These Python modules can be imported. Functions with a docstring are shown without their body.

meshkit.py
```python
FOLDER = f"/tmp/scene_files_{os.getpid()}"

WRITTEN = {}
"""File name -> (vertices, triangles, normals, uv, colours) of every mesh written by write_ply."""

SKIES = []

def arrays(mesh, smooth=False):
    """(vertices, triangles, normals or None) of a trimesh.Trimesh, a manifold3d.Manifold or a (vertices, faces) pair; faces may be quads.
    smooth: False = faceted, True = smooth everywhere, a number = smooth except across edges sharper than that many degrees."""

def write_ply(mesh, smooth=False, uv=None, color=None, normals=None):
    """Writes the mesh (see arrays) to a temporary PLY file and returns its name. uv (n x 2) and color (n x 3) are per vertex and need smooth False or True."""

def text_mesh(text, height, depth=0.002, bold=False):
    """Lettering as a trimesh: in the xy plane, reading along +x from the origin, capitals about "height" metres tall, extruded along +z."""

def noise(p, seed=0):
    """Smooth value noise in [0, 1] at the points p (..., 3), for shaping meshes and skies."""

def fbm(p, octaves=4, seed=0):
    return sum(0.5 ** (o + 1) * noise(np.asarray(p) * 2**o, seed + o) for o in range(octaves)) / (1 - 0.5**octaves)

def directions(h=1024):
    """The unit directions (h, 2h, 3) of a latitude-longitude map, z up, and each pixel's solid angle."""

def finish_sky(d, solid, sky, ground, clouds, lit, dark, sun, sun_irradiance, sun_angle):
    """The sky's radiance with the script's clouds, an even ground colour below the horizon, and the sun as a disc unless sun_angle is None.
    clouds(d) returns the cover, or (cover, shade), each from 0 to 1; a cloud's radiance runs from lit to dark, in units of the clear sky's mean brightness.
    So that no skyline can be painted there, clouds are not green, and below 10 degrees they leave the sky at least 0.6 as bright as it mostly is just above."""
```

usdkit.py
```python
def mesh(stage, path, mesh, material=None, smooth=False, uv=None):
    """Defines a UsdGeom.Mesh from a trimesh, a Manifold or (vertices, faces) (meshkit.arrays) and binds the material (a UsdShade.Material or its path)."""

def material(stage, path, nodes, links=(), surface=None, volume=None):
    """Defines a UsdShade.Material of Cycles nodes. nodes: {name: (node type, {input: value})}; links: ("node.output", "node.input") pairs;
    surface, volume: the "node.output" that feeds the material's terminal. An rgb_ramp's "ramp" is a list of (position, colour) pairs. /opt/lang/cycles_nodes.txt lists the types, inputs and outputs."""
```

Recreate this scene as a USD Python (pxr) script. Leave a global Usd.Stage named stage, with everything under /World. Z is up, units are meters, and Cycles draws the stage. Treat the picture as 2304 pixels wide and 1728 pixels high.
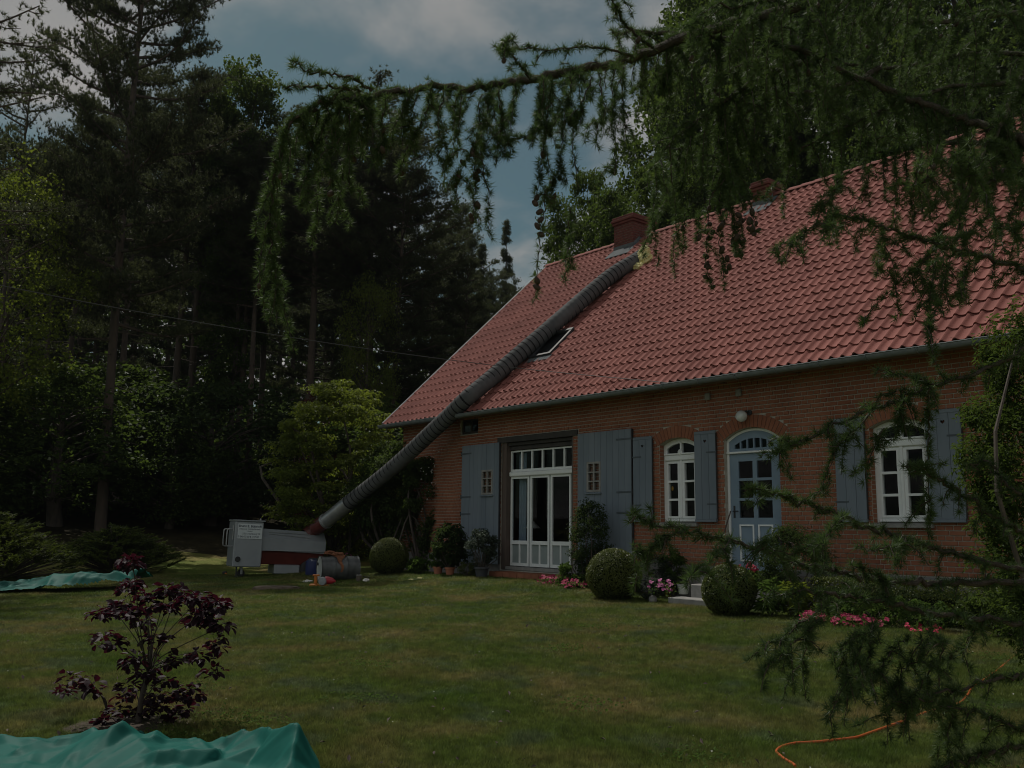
import math
import numpy as np
import trimesh
import usdkit, meshkit
from shapely.geometry import Polygon, box as sbox, Point, LineString
from shapely import affinity
from pxr import Usd, UsdGeom, UsdLux, UsdShade, Gf, Sdf, Vt

# ------------------------------------------------------------------ camera, sky, sun, exposure
stage = Usd.Stage.CreateInMemory()
UsdGeom.SetStageUpAxis(stage, UsdGeom.Tokens.z)
UsdGeom.SetStageMetersPerUnit(stage, 1.0)
UsdGeom.Xform.Define(stage, "/World")
FOC = 2100.0
YAW, PITCH, ROLL = map(math.radians, (50.6, 8.78, 0.60))
EYE = np.array([0.0, -14.1, 1.27])
EXPOSURE = -0.66
SUN_TO = np.array([-1.0 * math.cos(math.radians(60)), 0.03 * math.cos(math.radians(60)), math.sin(math.radians(60))])
SUN_TO /= np.linalg.norm(SUN_TO)
SUN_INTENSITY = 1.0
SKY_STRENGTH = 0.062
HAZE = 0.00012

FWD = np.array([-math.sin(YAW) * math.cos(PITCH), math.cos(YAW) * math.cos(PITCH), math.sin(PITCH)])
_r = np.array([math.cos(YAW), math.sin(YAW), 0.0])
_u = np.cross(_r, FWD)
RIGHT = math.cos(ROLL) * _r + math.sin(ROLL) * _u
UP = -math.sin(ROLL) * _r + math.cos(ROLL) * _u
cam = UsdGeom.Camera.Define(stage, "/World/camera")
m = Gf.Matrix4d(*RIGHT, 0, *UP, 0, *(-FWD), 0, *EYE, 1)
cam.AddTransformOp().Set(m)
cam.CreateHorizontalApertureAttr(36.0)
cam.CreateVerticalApertureAttr(27.0)
cam.CreateFocalLengthAttr(36.0 * FOC / 2304.0)
cam.CreateClippingRangeAttr(Gf.Vec2f(0.05, 5000.0))
cam.CreateExposureAttr(EXPOSURE)
cam.CreateFStopAttr(0.0)

dome = UsdLux.DomeLight.Define(stage, "/World/sky")
dome.GetPrim().SetCustomDataByKey("kind", "structure")
dome.CreateIntensityAttr(1.0)
SUN_EL, SUN_ROT = math.asin(SUN_TO[2]), math.atan2(SUN_TO[0], SUN_TO[1])
usdkit.material(stage, "/World/Looks/sky_air", {
    "sky": ("sky_texture", {"sky_type": "single_scattering", "sun_disc": False, "sun_elevation": SUN_EL, "sun_rotation": SUN_ROT, "air_density": 1.0, "aerosol_density": 1.6, "ozone_density": 1.0}),
    "tc": ("texture_coordinate", {}),
    "sep": ("separate_xyz", {}),
    "den": ("math", {"math_type": "add", "value2": 0.22}),
    "zc": ("math", {"math_type": "maximum", "value2": 0.0}),
    "dx": ("math", {"math_type": "divide"}),
    "dy": ("math", {"math_type": "divide"}),
    "pl": ("combine_xyz", {"z": 0.37}),
    "mp": ("mapping", {"scale": (1.5, 1.5, 1.0), "location": (0.35, 0.2, 0.0)}),
    "n1": ("noise_texture", {"scale": 1.25, "detail": 6.0, "roughness": 0.52, "distortion": 0.35}),
    "cov": ("map_range", {"range_type": "smoothstep", "from_min": 0.42, "from_max": 0.60, "to_min": 0.06, "to_max": 1.0, "clamp": True}),
    "n2": ("noise_texture", {"scale": 2.6, "detail": 4.0, "roughness": 0.5}),
    "ccol": ("rgb_ramp", {"ramp": [(0.25, (5.4, 5.8, 5.9)), (0.65, (8.4, 8.1, 7.85))]}),
    "tint": ("mix_color", {"blend_type": "multiply", "fac": 1.0, "b": (0.62, 0.86, 0.72), "use_clamp": False}),
    "mx": ("mix_color", {"use_clamp": False}),
    "bg": ("background_shader", {"strength": SKY_STRENGTH}),
}, [("tc.generated", "sep.vector"), ("sep.z", "zc.value1"), ("zc.value", "den.value1"), ("sep.x", "dx.value1"), ("den.value", "dx.value2"),
    ("sep.y", "dy.value1"), ("den.value", "dy.value2"), ("dx.value", "pl.x"), ("dy.value", "pl.y"), ("pl.vector", "mp.vector"),
    ("mp.vector", "n1.vector"), ("mp.vector", "n2.vector"), ("n1.fac", "cov.value"), ("n2.fac", "ccol.fac"),
    ("cov.result", "mx.fac"), ("sky.color", "tint.a"), ("tint.result", "mx.a"), ("ccol.color", "mx.b"), ("mx.result", "bg.color")], surface="bg.background")
UsdShade.MaterialBindingAPI.Apply(dome.GetPrim()).Bind(UsdShade.Material.Get(stage, "/World/Looks/sky_air"))
sun = UsdLux.DistantLight.Define(stage, "/World/sun")
sun.CreateIntensityAttr(SUN_INTENSITY)
sun.CreateAngleAttr(0.55)
sun.CreateNormalizeAttr(True)
sun.CreateColorAttr(Gf.Vec3f(1.0, 0.95, 0.87))
_z = SUN_TO
_x = np.cross([0, 0, 1.0], _z); _x /= np.linalg.norm(_x)
_y = np.cross(_z, _x)
sun.AddTransformOp().Set(Gf.Matrix4d(*_x, 0, *_y, 0, *_z, 0, 0, 0, 40, 1))

# ------------------------------------------------------------------ helpers
def gz(x, y):
    """height of the garden's ground"""
    x, y = np.asarray(x, float), np.asarray(y, float)
    t = np.clip((-y - 0.5) / 13.5, 0, 1.3)
    r = np.clip((-x - 26.5) / 20.0, 0, 1)
    b = np.clip((y + 3.4) / 2.6, 0, 1)
    c = np.clip((-x - 11.5) / 4.0, 0, 1) * np.clip((x + 25.0) / 2.0, 0, 1)
    return -0.33 * t + 2.4 * r * r * (3 - 2 * r) + 0.15 * b * b * (3 - 2 * b) * c

def ray(px, py):
    return FWD + RIGHT * (px - 1152) / FOC - UP * (py - 864) / FOC

def atd(px, py, depth):
    return EYE + ray(px, py) * depth

def onplane(px, py, n, d):
    q = ray(px, py)
    return EYE + q * ((d - np.dot(n, EYE)) / np.dot(n, q))

def onground(px, py):
    z = -0.1
    q = ray(px, py)
    t = np.linspace(1.0, 120.0, 6000)
    P = EYE + q * t[:, None]
    k = int(np.argmax(P[:, 2] < gz(P[:, 0], P[:, 1])))
    return P[k]

def grd(p, dz=0.0):
    return np.array([p[0], p[1], float(gz(p[0], p[1])) + dz])

used = {}
def numbered(path):
    k = used.get(path, 0)
    used[path] = k + 1
    return path if k == 0 else "%s_%03d" % (path, k)

def tag(prim, label=None, cat=None, group=None, kind=None):
    for k, v in (("label", label), ("category", cat), ("group", group), ("kind", kind)):
        if v:
            prim.SetCustomDataByKey(k, v)
    return prim

def thing(name, label, cat, loc=(0, 0, 0), rotz=0.0, group=None, kind=None):
    x = UsdGeom.Xform.Define(stage, numbered("/World/" + name))
    x.AddTranslateOp().Set(Gf.Vec3d(*map(float, loc)))
    x.AddRotateZOp().Set(float(rotz))
    return tag(x.GetPrim(), label, cat, group, kind)

def part(parent, name, mesh, mat, smooth=False, label=None, kind=None):
    path = numbered(str(parent.GetPath()) + "/" + name)
    p = usdkit.mesh(stage, path, mesh, LOOK[mat], smooth).GetPrim()
    return tag(p, label, None, None, kind)

def single(name, mesh, mat, label, cat, smooth=False, group=None, kind=None):
    p = usdkit.mesh(stage, numbered("/World/" + name), mesh, LOOK[mat], smooth).GetPrim()
    return tag(p, label, cat, group, kind)

def instancer(parent, name, protos, pos, quat, scale, idx, kind="stuff"):
    """protos: list of (mesh, look). quat (n,4) as w,x,y,z"""
    path = numbered(str(parent.GetPath()) + "/" + name)
    pi = UsdGeom.PointInstancer.Define(stage, path)
    rel = pi.CreatePrototypesRel()
    for k, (me, look) in enumerate(protos):
        q = usdkit.mesh(stage, path + "/shape_%d" % k, me, LOOK[look], False)
        rel.AddTarget(q.GetPath())
    pi.CreatePositionsAttr(Vt.Vec3fArray.FromNumpy(np.asarray(pos, np.float32)))
    q = np.asarray(quat, float)
    pi.CreateOrientationsAttr(Vt.QuathArray([Gf.Quath(float(a), float(b), float(c), float(d)) for a, b, c, d in q]))
    s = np.asarray(scale, np.float32)
    if s.ndim == 1:
        s = np.repeat(s[:, None], 3, 1)
    pi.CreateScalesAttr(Vt.Vec3fArray.FromNumpy(np.ascontiguousarray(s)))
    pi.CreateProtoIndicesAttr(Vt.IntArray.FromNumpy(np.asarray(idx, np.int32)))
    return tag(pi.GetPrim(), kind=kind)

def unit(v):
    v = np.asarray(v, float)
    return v / np.maximum(np.linalg.norm(v, axis=-1, keepdims=True), 1e-12)

def box(x0, x1, y0, y1, z0, z1):
    v = np.array([[x, y, z] for x in (x0, x1) for y in (y0, y1) for z in (z0, z1)], float)
    f = np.array([[0, 1, 3], [0, 3, 2], [4, 6, 7], [4, 7, 5], [0, 4, 5], [0, 5, 1], [2, 3, 7], [2, 7, 6], [0, 2, 6], [0, 6, 4], [1, 5, 7], [1, 7, 3]])
    return v, f

def bbox(x0, x1, y0, y1, z0, z1, c=0.004):
    """box with chamfered edges (hull of inset corners)"""
    c = min(c, 0.45 * min(x1 - x0, y1 - y0, z1 - z0))
    p = []
    for x, sx in ((x0, 1), (x1, -1)):
        for y, sy in ((y0, 1), (y1, -1)):
            for z, sz in ((z0, 1), (z1, -1)):
                p += [(x + sx * c, y + sy * c, z), (x + sx * c, y, z + sz * c), (x, y + sy * c, z + sz * c)]
    h = trimesh.convex.convex_hull(np.array(p))
    return np.array(h.vertices), np.array(h.faces)

def cat(parts):
    vs, fs, n = [], [], 0
    for v, f in parts:
        v = np.asarray(v, float); f = np.asarray(f, int)
        if len(v) == 0:
            continue
        vs.append(v); fs.append(f + n); n += len(v)
    if not vs:
        return np.zeros((0, 3)), np.zeros((0, 3), int)
    return np.vstack(vs), np.vstack(fs)

def tm(mesh):
    return np.array(mesh.vertices), np.array(mesh.faces)

def moved(mesh, t=(0, 0, 0), R=None, s=1.0):
    v, f = mesh
    v = np.asarray(v, float) * s
    if R is not None:
        v = v @ np.asarray(R).T
    return v + np.asarray(t, float), f

def rotz(a):
    c, s = math.cos(a), math.sin(a)
    return np.array([[c, -s, 0], [s, c, 0], [0, 0, 1.0]])

def rotx(a):
    c, s = math.cos(a), math.sin(a)
    return np.array([[1.0, 0, 0], [0, c, -s], [0, s, c]])

def roty(a):
    c, s = math.cos(a), math.sin(a)
    return np.array([[c, 0, s], [0, 1.0, 0], [-s, 0, c]])

def frames(path):
    path = np.asarray(path, float)
    t = np.gradient(path, axis=0)
    t = unit(t)
    a = np.array([0, 0, 1.0]) if abs(t[0][2]) < 0.9 else np.array([1.0, 0, 0])
    n = unit(np.cross(a, t[0]))
    ns = [n]
    for k in range(1, len(path)):
        n = n - t[k] * np.dot(n, t[k])
        n = unit(n)
        ns.append(n)
    ns = np.array(ns)
    return t, ns, np.cross(t, ns)

def tube(path, radius, seg=8, cap=True):
    path = np.asarray(path, float)
    r = np.broadcast_to(np.asarray(radius, float), (len(path),))
    t, n, b = frames(path)
    a = np.linspace(0, 2 * np.pi, seg, endpoint=False)
    ring = np.cos(a)[None, :, None] * n[:, None] + np.sin(a)[None, :, None] * b[:, None]
    v = (path[:, None] + ring * r[:, None, None]).reshape(-1, 3)
    f = []
    k = np.arange(seg)
    k2 = (k + 1) % seg
    for i in range(len(path) - 1):
        o, p = i * seg, (i + 1) * seg
        f.append(np.stack([o + k, o + k2, p + k2], 1))
        f.append(np.stack([o + k, p + k2, p + k], 1))
    f = np.vstack(f)
    if cap:
        v = np.vstack([v, path[0], path[-1]])
        a0, a1 = len(v) - 2, len(v) - 1
        o = (len(path) - 1) * seg
        f = np.vstack([f, np.stack([np.full(seg, a0), k2, k], 1), np.stack([np.full(seg, a1), o + k, o + k2], 1)])
    return v, f

def lathe(profile, seg=24, axis=2):
    """profile: (r, z) pairs"""
    pr = np.asarray(profile, float)
    a = np.linspace(0, 2 * np.pi, seg, endpoint=False)
    v = np.stack([pr[:, None, 0] * np.cos(a), pr[:, None, 0] * np.sin(a), np.broadcast_to(pr[:, None, 1], (len(pr), seg))], -1).reshape(-1, 3)
    f = []
    k = np.arange(seg); k2 = (k + 1) % seg
    for i in range(len(pr) - 1):
        o, p = i * seg, (i + 1) * seg
        f.append(np.stack([o + k, o + k2, p + k2], 1)); f.append(np.stack([o + k, p + k2, p + k], 1))
    return v, np.vstack(f)

def extrude_xz(poly, y0, y1):
    """shapely polygon in (x, z) extruded from y0 to y1"""
    out = []
    for g in getattr(poly, "geoms", [poly]):
        if g.is_empty or g.area < 1e-7 or g.geom_type != "Polygon":
            continue
        me = trimesh.creation.extrude_polygon(g, y1 - y0, engine="earcut")
        v = np.array(me.vertices); f = np.array(me.faces)
        v = np.stack([v[:, 0], y0 + v[:, 2], v[:, 1]], 1)
        out.append((v, f[:, ::-1]))
    return cat(out)

def catmull(pts, n=8):
    pts = np.asarray(pts, float)
    p = np.vstack([2 * pts[0] - pts[1], pts, 2 * pts[-1] - pts[-2]])
    out = []
    for i in range(1, len(p) - 2):
        t = np.linspace(0, 1, n, endpoint=False)[:, None]
        a, b, c, d = p[i - 1], p[i], p[i + 1], p[i + 2]
        out.append(0.5 * (2 * b + (c - a) * t + (2 * a - 5 * b + 4 * c - d) * t ** 2 + (3 * b - a - 3 * c + d) * t ** 3))
    return np.vstack(out + [pts[-1:]])

def quat_from(axis_z, spin):
    """quaternions (w,x,y,z) turning +z onto axis_z after a spin about z"""
    z = unit(axis_z)
    w = 1 + z[:, 2]
    q = np.stack([w, -z[:, 1], z[:, 0], np.zeros(len(z))], 1)
    bad = w < 1e-4
    q[bad] = [0, 1, 0, 0]
    q = unit(q)
    c, s = np.cos(spin / 2), np.sin(spin / 2)
    w0, x0, y0, z0 = q.T
    return np.stack([w0 * c - z0 * s, x0 * c + y0 * s, y0 * c - x0 * s, w0 * s + z0 * c], 1)

def rnd_dirs(rng, n):
    return unit(rng.normal(size=(n, 3)))

def leaf_cards(pos, nrm, size, rng, aspect=0.6, fold=0.18, droop=None):
    """one pointed folded leaf (4 triangles... two halves) per point; nrm = leaf normal"""
    pos = np.asarray(pos, float); n = unit(nrm); k = len(pos)
    size = np.broadcast_to(np.asarray(size, float), (k,))[:, None]
    d = unit(np.cross(n, rng.normal(size=(k, 3))))
    if droop is not None:
        d = unit(d + droop)
        d = unit(d - n * (d * n).sum(1, keepdims=True))
    s = np.cross(n, d)
    a = pos; b = pos + d * size
    m1 = pos + d * size * 0.5 + s * size * aspect * 0.5 + n * size * fold
    m2 = pos + d * size * 0.5 - s * size * aspect * 0.5 + n * size * fold
    v = np.stack([a, m1, b, m2], 1).reshape(-1, 3)
    o = np.arange(k) * 4
    f = np.concatenate([np.stack([o, o + 1, o + 2], 1), np.stack([o, o + 2, o + 3], 1)])
    return v, f

def oval_leaf(pos, nrm, d, size, aspect=0.7, fold=0.12):
    """rounder leaf of 6 triangles"""
    pos = np.asarray(pos, float); n = unit(nrm); k = len(pos)
    size = np.broadcast_to(np.asarray(size, float), (k,))[:, None]
    d = unit(d - n * (d * n).sum(1, keepdims=True)); s = np.cross(n, d)
    def pt(t, w, h):
        return pos + d * size * t + s * size * aspect * w + n * size * h
    P = [pt(0, 0, 0), pt(.3, .42, fold), pt(.7, .45, fold), pt(1, 0, -fold * .6), pt(.7, -.45, fold), pt(.3, -.42, fold), pt(.5, 0, 0)]
    v = np.stack(P, 1).reshape(-1, 3)
    o = np.arange(k)[:, None] * 7
    tri = np.array([[6, 0, 1], [6, 1, 2], [6, 2, 3], [6, 3, 4], [6, 4, 5], [6, 5, 0]])
    f = (o[:, None] + tri[None]).reshape(-1, 3)
    return v, f

def needles(pos, d, length, width, rng):
    """thin tapered blades"""
    pos = np.asarray(pos, float); d = unit(d); k = len(pos)
    length = np.broadcast_to(np.asarray(length, float), (k,))[:, None]
    s = unit(np.cross(d, rng.normal(size=(k, 3)))) * width / 2
    v = np.stack([pos - s, pos + s, pos + d * length], 1).reshape(-1, 3)
    return v, np.arange(3 * k).reshape(-1, 3)

# ------------------------------------------------------------------ looks
LOOK = {}
def look(name, nodes, links, surface="p.BSDF"):
    LOOK[name] = usdkit.material(stage, "/World/Looks/" + name, nodes, links, surface=surface)

def plain(name, c1, c2=None, scale=6.0, rough=0.6, bump=0.0, bscale=40.0, metallic=0.0, detail=4.0, spread=(0.3, 0.7), island=0.0, spec=0.5, stretch=(1, 1, 1)):
    """noise-mottled surface; island = brightness spread between loose pieces"""
    c2 = c2 or c1
    nodes = {"g": ("geometry", {}), "mp": ("mapping", {"scale": stretch}), "n": ("noise_texture", {"scale": scale, "detail": detail, "roughness": 0.6}),
             "r": ("rgb_ramp", {"ramp": [(spread[0], c1), (spread[1], c2)]}),
             "p": ("principled_bsdf", {"roughness": rough, "metallic": metallic, "specular_ior_level": spec})}
    links = [("g.position", "mp.vector"), ("mp.vector", "n.vector"), ("n.fac", "r.fac")]
    src = "r.color"
    if island:
        nodes["h"] = ("hsv", {})
        nodes["mr"] = ("map_range", {"from_min": 0.0, "from_max": 1.0, "to_min": 1 - island, "to_max": 1 + island})
        nodes["mh"] = ("map_range", {"from_min": 0.0, "from_max": 1.0, "to_min": 0.5 - island * 0.035, "to_max": 0.5 + island * 0.035})
        links += [("g.random_per_island", "mr.value"), ("mr.result", "h.value"), ("g.random_per_island", "mh.value"), ("mh.result", "h.hue"), ("r.color", "h.color")]
        src = "h.color"
    links.append((src, "p.base_color"))
    if bump:
        nodes["n2"] = ("noise_texture", {"scale": bscale, "detail": 5.0, "roughness": 0.6})
        nodes["b"] = ("bump", {"strength": bump, "distance": 0.02})
        links += [("mp.vector", "n2.vector"), ("n2.fac", "b.height"), ("b.normal", "p.normal")]
    look(name, nodes, links)

def leafy(name, c1, c2, trans=0.35, tcol=None, rough=0.5, scale=1.3, island=0.35, spec=0.35):
    tcol = tcol or tuple(min(1, 1.6 * x) for x in c2)
    nodes = {"g": ("geometry", {}), "n": ("noise_texture", {"scale": scale, "detail": 3.0}),
             "r": ("rgb_ramp", {"ramp": [(0.3, c1), (0.7, c2)]}), "h": ("hsv", {}),
             "mr": ("map_range", {"from_min": 0.0, "from_max": 1.0, "to_min": 1 - island, "to_max": 1 + island}),
             "p": ("principled_bsdf", {"roughness": rough, "specular_ior_level": spec}),
             "t": ("translucent_bsdf", {}), "tm": ("mix_color", {"fac": 0.6, "b": tcol}), "m": ("mix_closure", {"fac": trans})}
    links = [("g.position", "n.vector"), ("n.fac", "r.fac"), ("r.color", "h.color"), ("g.random_per_island", "mr.value"), ("mr.result", "h.value"),
             ("h.color", "p.base_color"), ("h.color", "tm.a"), ("tm.result", "t.color"), ("p.BSDF", "m.closure1"), ("t.BSDF", "m.closure2")]
    look(name, nodes, links, "m.closure")

plain("brick", (0.35, 0.146, 0.070), (0.55, 0.260, 0.130), 1.6, 0.85, 0.35, 160.0, detail=6.0, island=0.38, spec=0.25)
plain("mortar", (0.36, 0.33, 0.28), (0.47, 0.44, 0.38), 14.0, 0.95, 0.4, 120.0, spec=0.2)
plain("roof_tile", (0.30, 0.123, 0.093), (0.455, 0.195, 0.148), 0.9, 0.80, 0.25, 50.0, island=0.30, spec=0.15, detail=6.0)
plain("zinc", (0.13, 0.15, 0.158), (0.20, 0.22, 0.228), 5.0, 0.6, 0.05, 30.0, metallic=0.15, spec=0.25)
plain("lead", (0.10, 0.11, 0.118), (0.15, 0.162, 0.17), 6.0, 0.9, 0.1, 30.0, spec=0.1)
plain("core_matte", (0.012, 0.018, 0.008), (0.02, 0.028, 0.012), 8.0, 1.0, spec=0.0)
plain("chimney_brick", (0.13, 0.050, 0.038), (0.22, 0.078, 0.056), 7.0, 0.85, 0.3, 100.0, island=0.25, spec=0.25)
plain("hinge_paint", (0.055, 0.068, 0.082), (0.08, 0.095, 0.11), 8.0, 0.6)
plain("blue_paint", (0.140, 0.172, 0.212), (0.205, 0.238, 0.280), 2.2, 0.65, 0.12, 60.0, detail=7.0, island=0.10, stretch=(1, 1, 0.15))
plain("blue_door", (0.16, 0.225, 0.30), (0.195, 0.265, 0.34), 3.0, 0.45, 0.05, 40.0)
plain("white_paint", (0.74, 0.76, 0.76), (0.82, 0.84, 0.84), 4.0, 0.4, 0.04, 50.0)
plain("grey_panel", (0.24, 0.28, 0.28), (0.28, 0.32, 0.32), 2.0, 0.55)
plain("dark_wood", (0.025, 0.022, 0.02), (0.05, 0.042, 0.036), 5.0, 0.7, 0.2, 40.0, stretch=(1, 1, 0.2))
plain("brown_wood", (0.075, 0.055, 0.045), (0.12, 0.085, 0.07), 6.0, 0.75, 0.2, 40.0, stretch=(1, 1, 0.15))
plain("iron", (0.012, 0.013, 0.015), (0.03, 0.03, 0.032), 10.0, 0.55)
plain("stone", (0.20, 0.195, 0.185), (0.31, 0.30, 0.285), 6.0, 0.9, 0.4, 50.0)
plain("plinth_stone", (0.15, 0.145, 0.14), (0.22, 0.21, 0.20), 6.0, 0.9, 0.3, 50.0)
plain("soil", (0.035, 0.025, 0.017), (0.07, 0.05, 0.035), 9.0, 0.95, 0.6, 40.0)
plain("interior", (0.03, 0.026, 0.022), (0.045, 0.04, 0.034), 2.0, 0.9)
plain("soffit", (0.10, 0.06, 0.04), (0.14, 0.085, 0.055), 5.0, 0.85)
plain("bark", (0.045, 0.036, 0.03), (0.10, 0.08, 0.065), 9.0, 0.95, 0.6, 18.0, stretch=(1, 1, 0.25))
plain("pine_bark", (0.05, 0.040, 0.032), (0.10, 0.072, 0.055), 5.0, 0.95, 0.7, 12.0, stretch=(1, 1, 0.3))
plain("twig_bark", (0.03, 0.024, 0.018), (0.07, 0.052, 0.038), 60.0, 0.9, 0.5, 200.0)
plain("machine_grey", (0.24, 0.26, 0.275), (0.29, 0.31, 0.325), 2.5, 0.38, 0.02, 12.0)
plain("machine_red", (0.065, 0.012, 0.010), (0.10, 0.020, 0.016), 4.0, 0.4)
plain("slab_bark", (0.11, 0.08, 0.06), (0.20, 0.155, 0.12), 12.0, 0.9, 0.5, 40.0)
plain("hose_rubber", (0.072, 0.075, 0.078), (0.11, 0.113, 0.116), 3.0, 0.85, 0.25, 40.0, spec=0.15)
plain("hose_wire", (0.012, 0.012, 0.014), (0.02, 0.02, 0.022), 3.0, 0.8, spec=0.1)
plain("steel", (0.28, 0.285, 0.29), (0.46, 0.46, 0.46), 4.0, 0.38, 0.06, 20.0, metallic=0.75)
plain("drum_steel", (0.055, 0.058, 0.060), (0.12, 0.124, 0.126), 5.0, 0.45, 0.08, 18.0, metallic=0.3)
plain("drum_lid", (0.52, 0.53, 0.53), (0.62, 0.63, 0.63), 5.0, 0.45)
plain("rubber", (0.012, 0.012, 0.013), (0.02, 0.02, 0.021), 8.0, 0.7)
plain("blue_plastic", (0.010, 0.016, 0.065), (0.016, 0.024, 0.09), 3.0, 0.4)
plain("rust_rag", (0.16, 0.055, 0.025), (0.27, 0.11, 0.05), 20.0, 0.9)
plain("orange_plastic", (0.42, 0.12, 0.016), (0.50, 0.16, 0.024), 5.0, 0.4)
plain("red_plastic", (0.32, 0.014, 0.025), (0.38, 0.026, 0.04), 5.0, 0.4)
plain("white_cloth", (0.62, 0.60, 0.57), (0.74, 0.72, 0.69), 20.0, 0.9)
plain("yellow_foam", (0.62, 0.55, 0.22), (0.78, 0.72, 0.40), 14.0, 0.9, 0.6, 60.0)
plain("terracotta", (0.36, 0.13, 0.075), (0.46, 0.18, 0.10), 12.0, 0.8)
plain("white_pot", (0.66, 0.66, 0.64), (0.74, 0.74, 0.72), 6.0, 0.4)
plain("yellow_pot", (0.34, 0.29, 0.04), (0.45, 0.38, 0.06), 6.0, 0.5)
plain("dark_pot", (0.03, 0.032, 0.04), (0.05, 0.052, 0.06), 6.0, 0.5)
plain("sign_white", (0.50, 0.54, 0.55), (0.56, 0.60, 0.61), 4.0, 0.4)
plain("sign_ink", (0.025, 0.035, 0.06))
plain("lamp_globe", (0.55, 0.57, 0.56), (0.62, 0.64, 0.63), 4.0, 0.25)
plain("curtain", (0.28, 0.36, 0.46), (0.34, 0.42, 0.52), 4.0, 0.9)
plain("lamp_cloth", (0.74, 0.70, 0.70), (0.80, 0.76, 0.76), 4.0, 0.9)
plain("orange_hose", (0.40, 0.075, 0.015), (0.50, 0.11, 0.025), 5.0, 0.4)
plain("wire", (0.05, 0.05, 0.05), (0.06, 0.06, 0.06), 5.0, 0.5)
plain("larch_cone", (0.03, 0.02, 0.014), (0.06, 0.04, 0.028), 80.0, 0.9)
plain("blossom_white", (0.62, 0.62, 0.56), (0.75, 0.75, 0.70), 20.0, 0.7)
plain("blossom_pink", (0.48, 0.07, 0.23), (0.62, 0.16, 0.36), 20.0, 0.7, island=0.3)
plain("blossom_red", (0.55, 0.015, 0.03), (0.70, 0.03, 0.08), 20.0, 0.7, island=0.25)
plain("blossom_magenta", (0.34, 0.004, 0.035), (0.46, 0.012, 0.075), 20.0, 0.7, island=0.25)
plain("rosehip", (0.45, 0.22, 0.01), (0.60, 0.33, 0.02), 20.0, 0.5)
leafy("larch_needle", (0.060, 0.105, 0.050), (0.11, 0.165, 0.060), 0.40, (0.12, 0.20, 0.04), 0.5, 3.0, 0.3)
leafy("pine_needle", (0.055, 0.072, 0.034), (0.100, 0.118, 0.046), 0.40, (0.12, 0.14, 0.05), 0.55, 0.35, 0.3)
leafy("broad_leaf", (0.045, 0.082, 0.022), (0.085, 0.130, 0.030), 0.42, (0.16, 0.24, 0.035), 0.6, 0.35, 0.35, 0.2)
leafy("bright_leaf", (0.115, 0.165, 0.024), (0.20, 0.245, 0.038), 0.55, (0.24, 0.30, 0.03), 0.5, 0.6, 0.3)
leafy("dark_leaf", (0.038, 0.066, 0.026), (0.070, 0.112, 0.036), 0.40, (0.12, 0.18, 0.04), 0.6, 1.2, 0.35, 0.2)
leafy("box_leaf", (0.085, 0.125, 0.018), (0.175, 0.205, 0.030), 0.30, (0.16, 0.20, 0.02), 0.4, 1.6, 0.4, 0.5)
leafy("grey_leaf", (0.05, 0.075, 0.05), (0.10, 0.13, 0.09), 0.30, None, 0.55, 3.0, 0.35)
leafy("herb_leaf", (0.065, 0.13, 0.025), (0.125, 0.20, 0.04), 0.35, None, 0.75, 2.0, 0.35, 0.12)
leafy("juniper_leaf", (0.050, 0.082, 0.014), (0.115, 0.150, 0.022), 0.35, None, 0.6, 1.0, 0.35)
leafy("plum_leaf", (0.022, 0.009, 0.018), (0.048, 0.014, 0.028), 0.22, (0.14, 0.015, 0.035), 0.6, 2.5, 0.45, 0.25)
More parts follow.
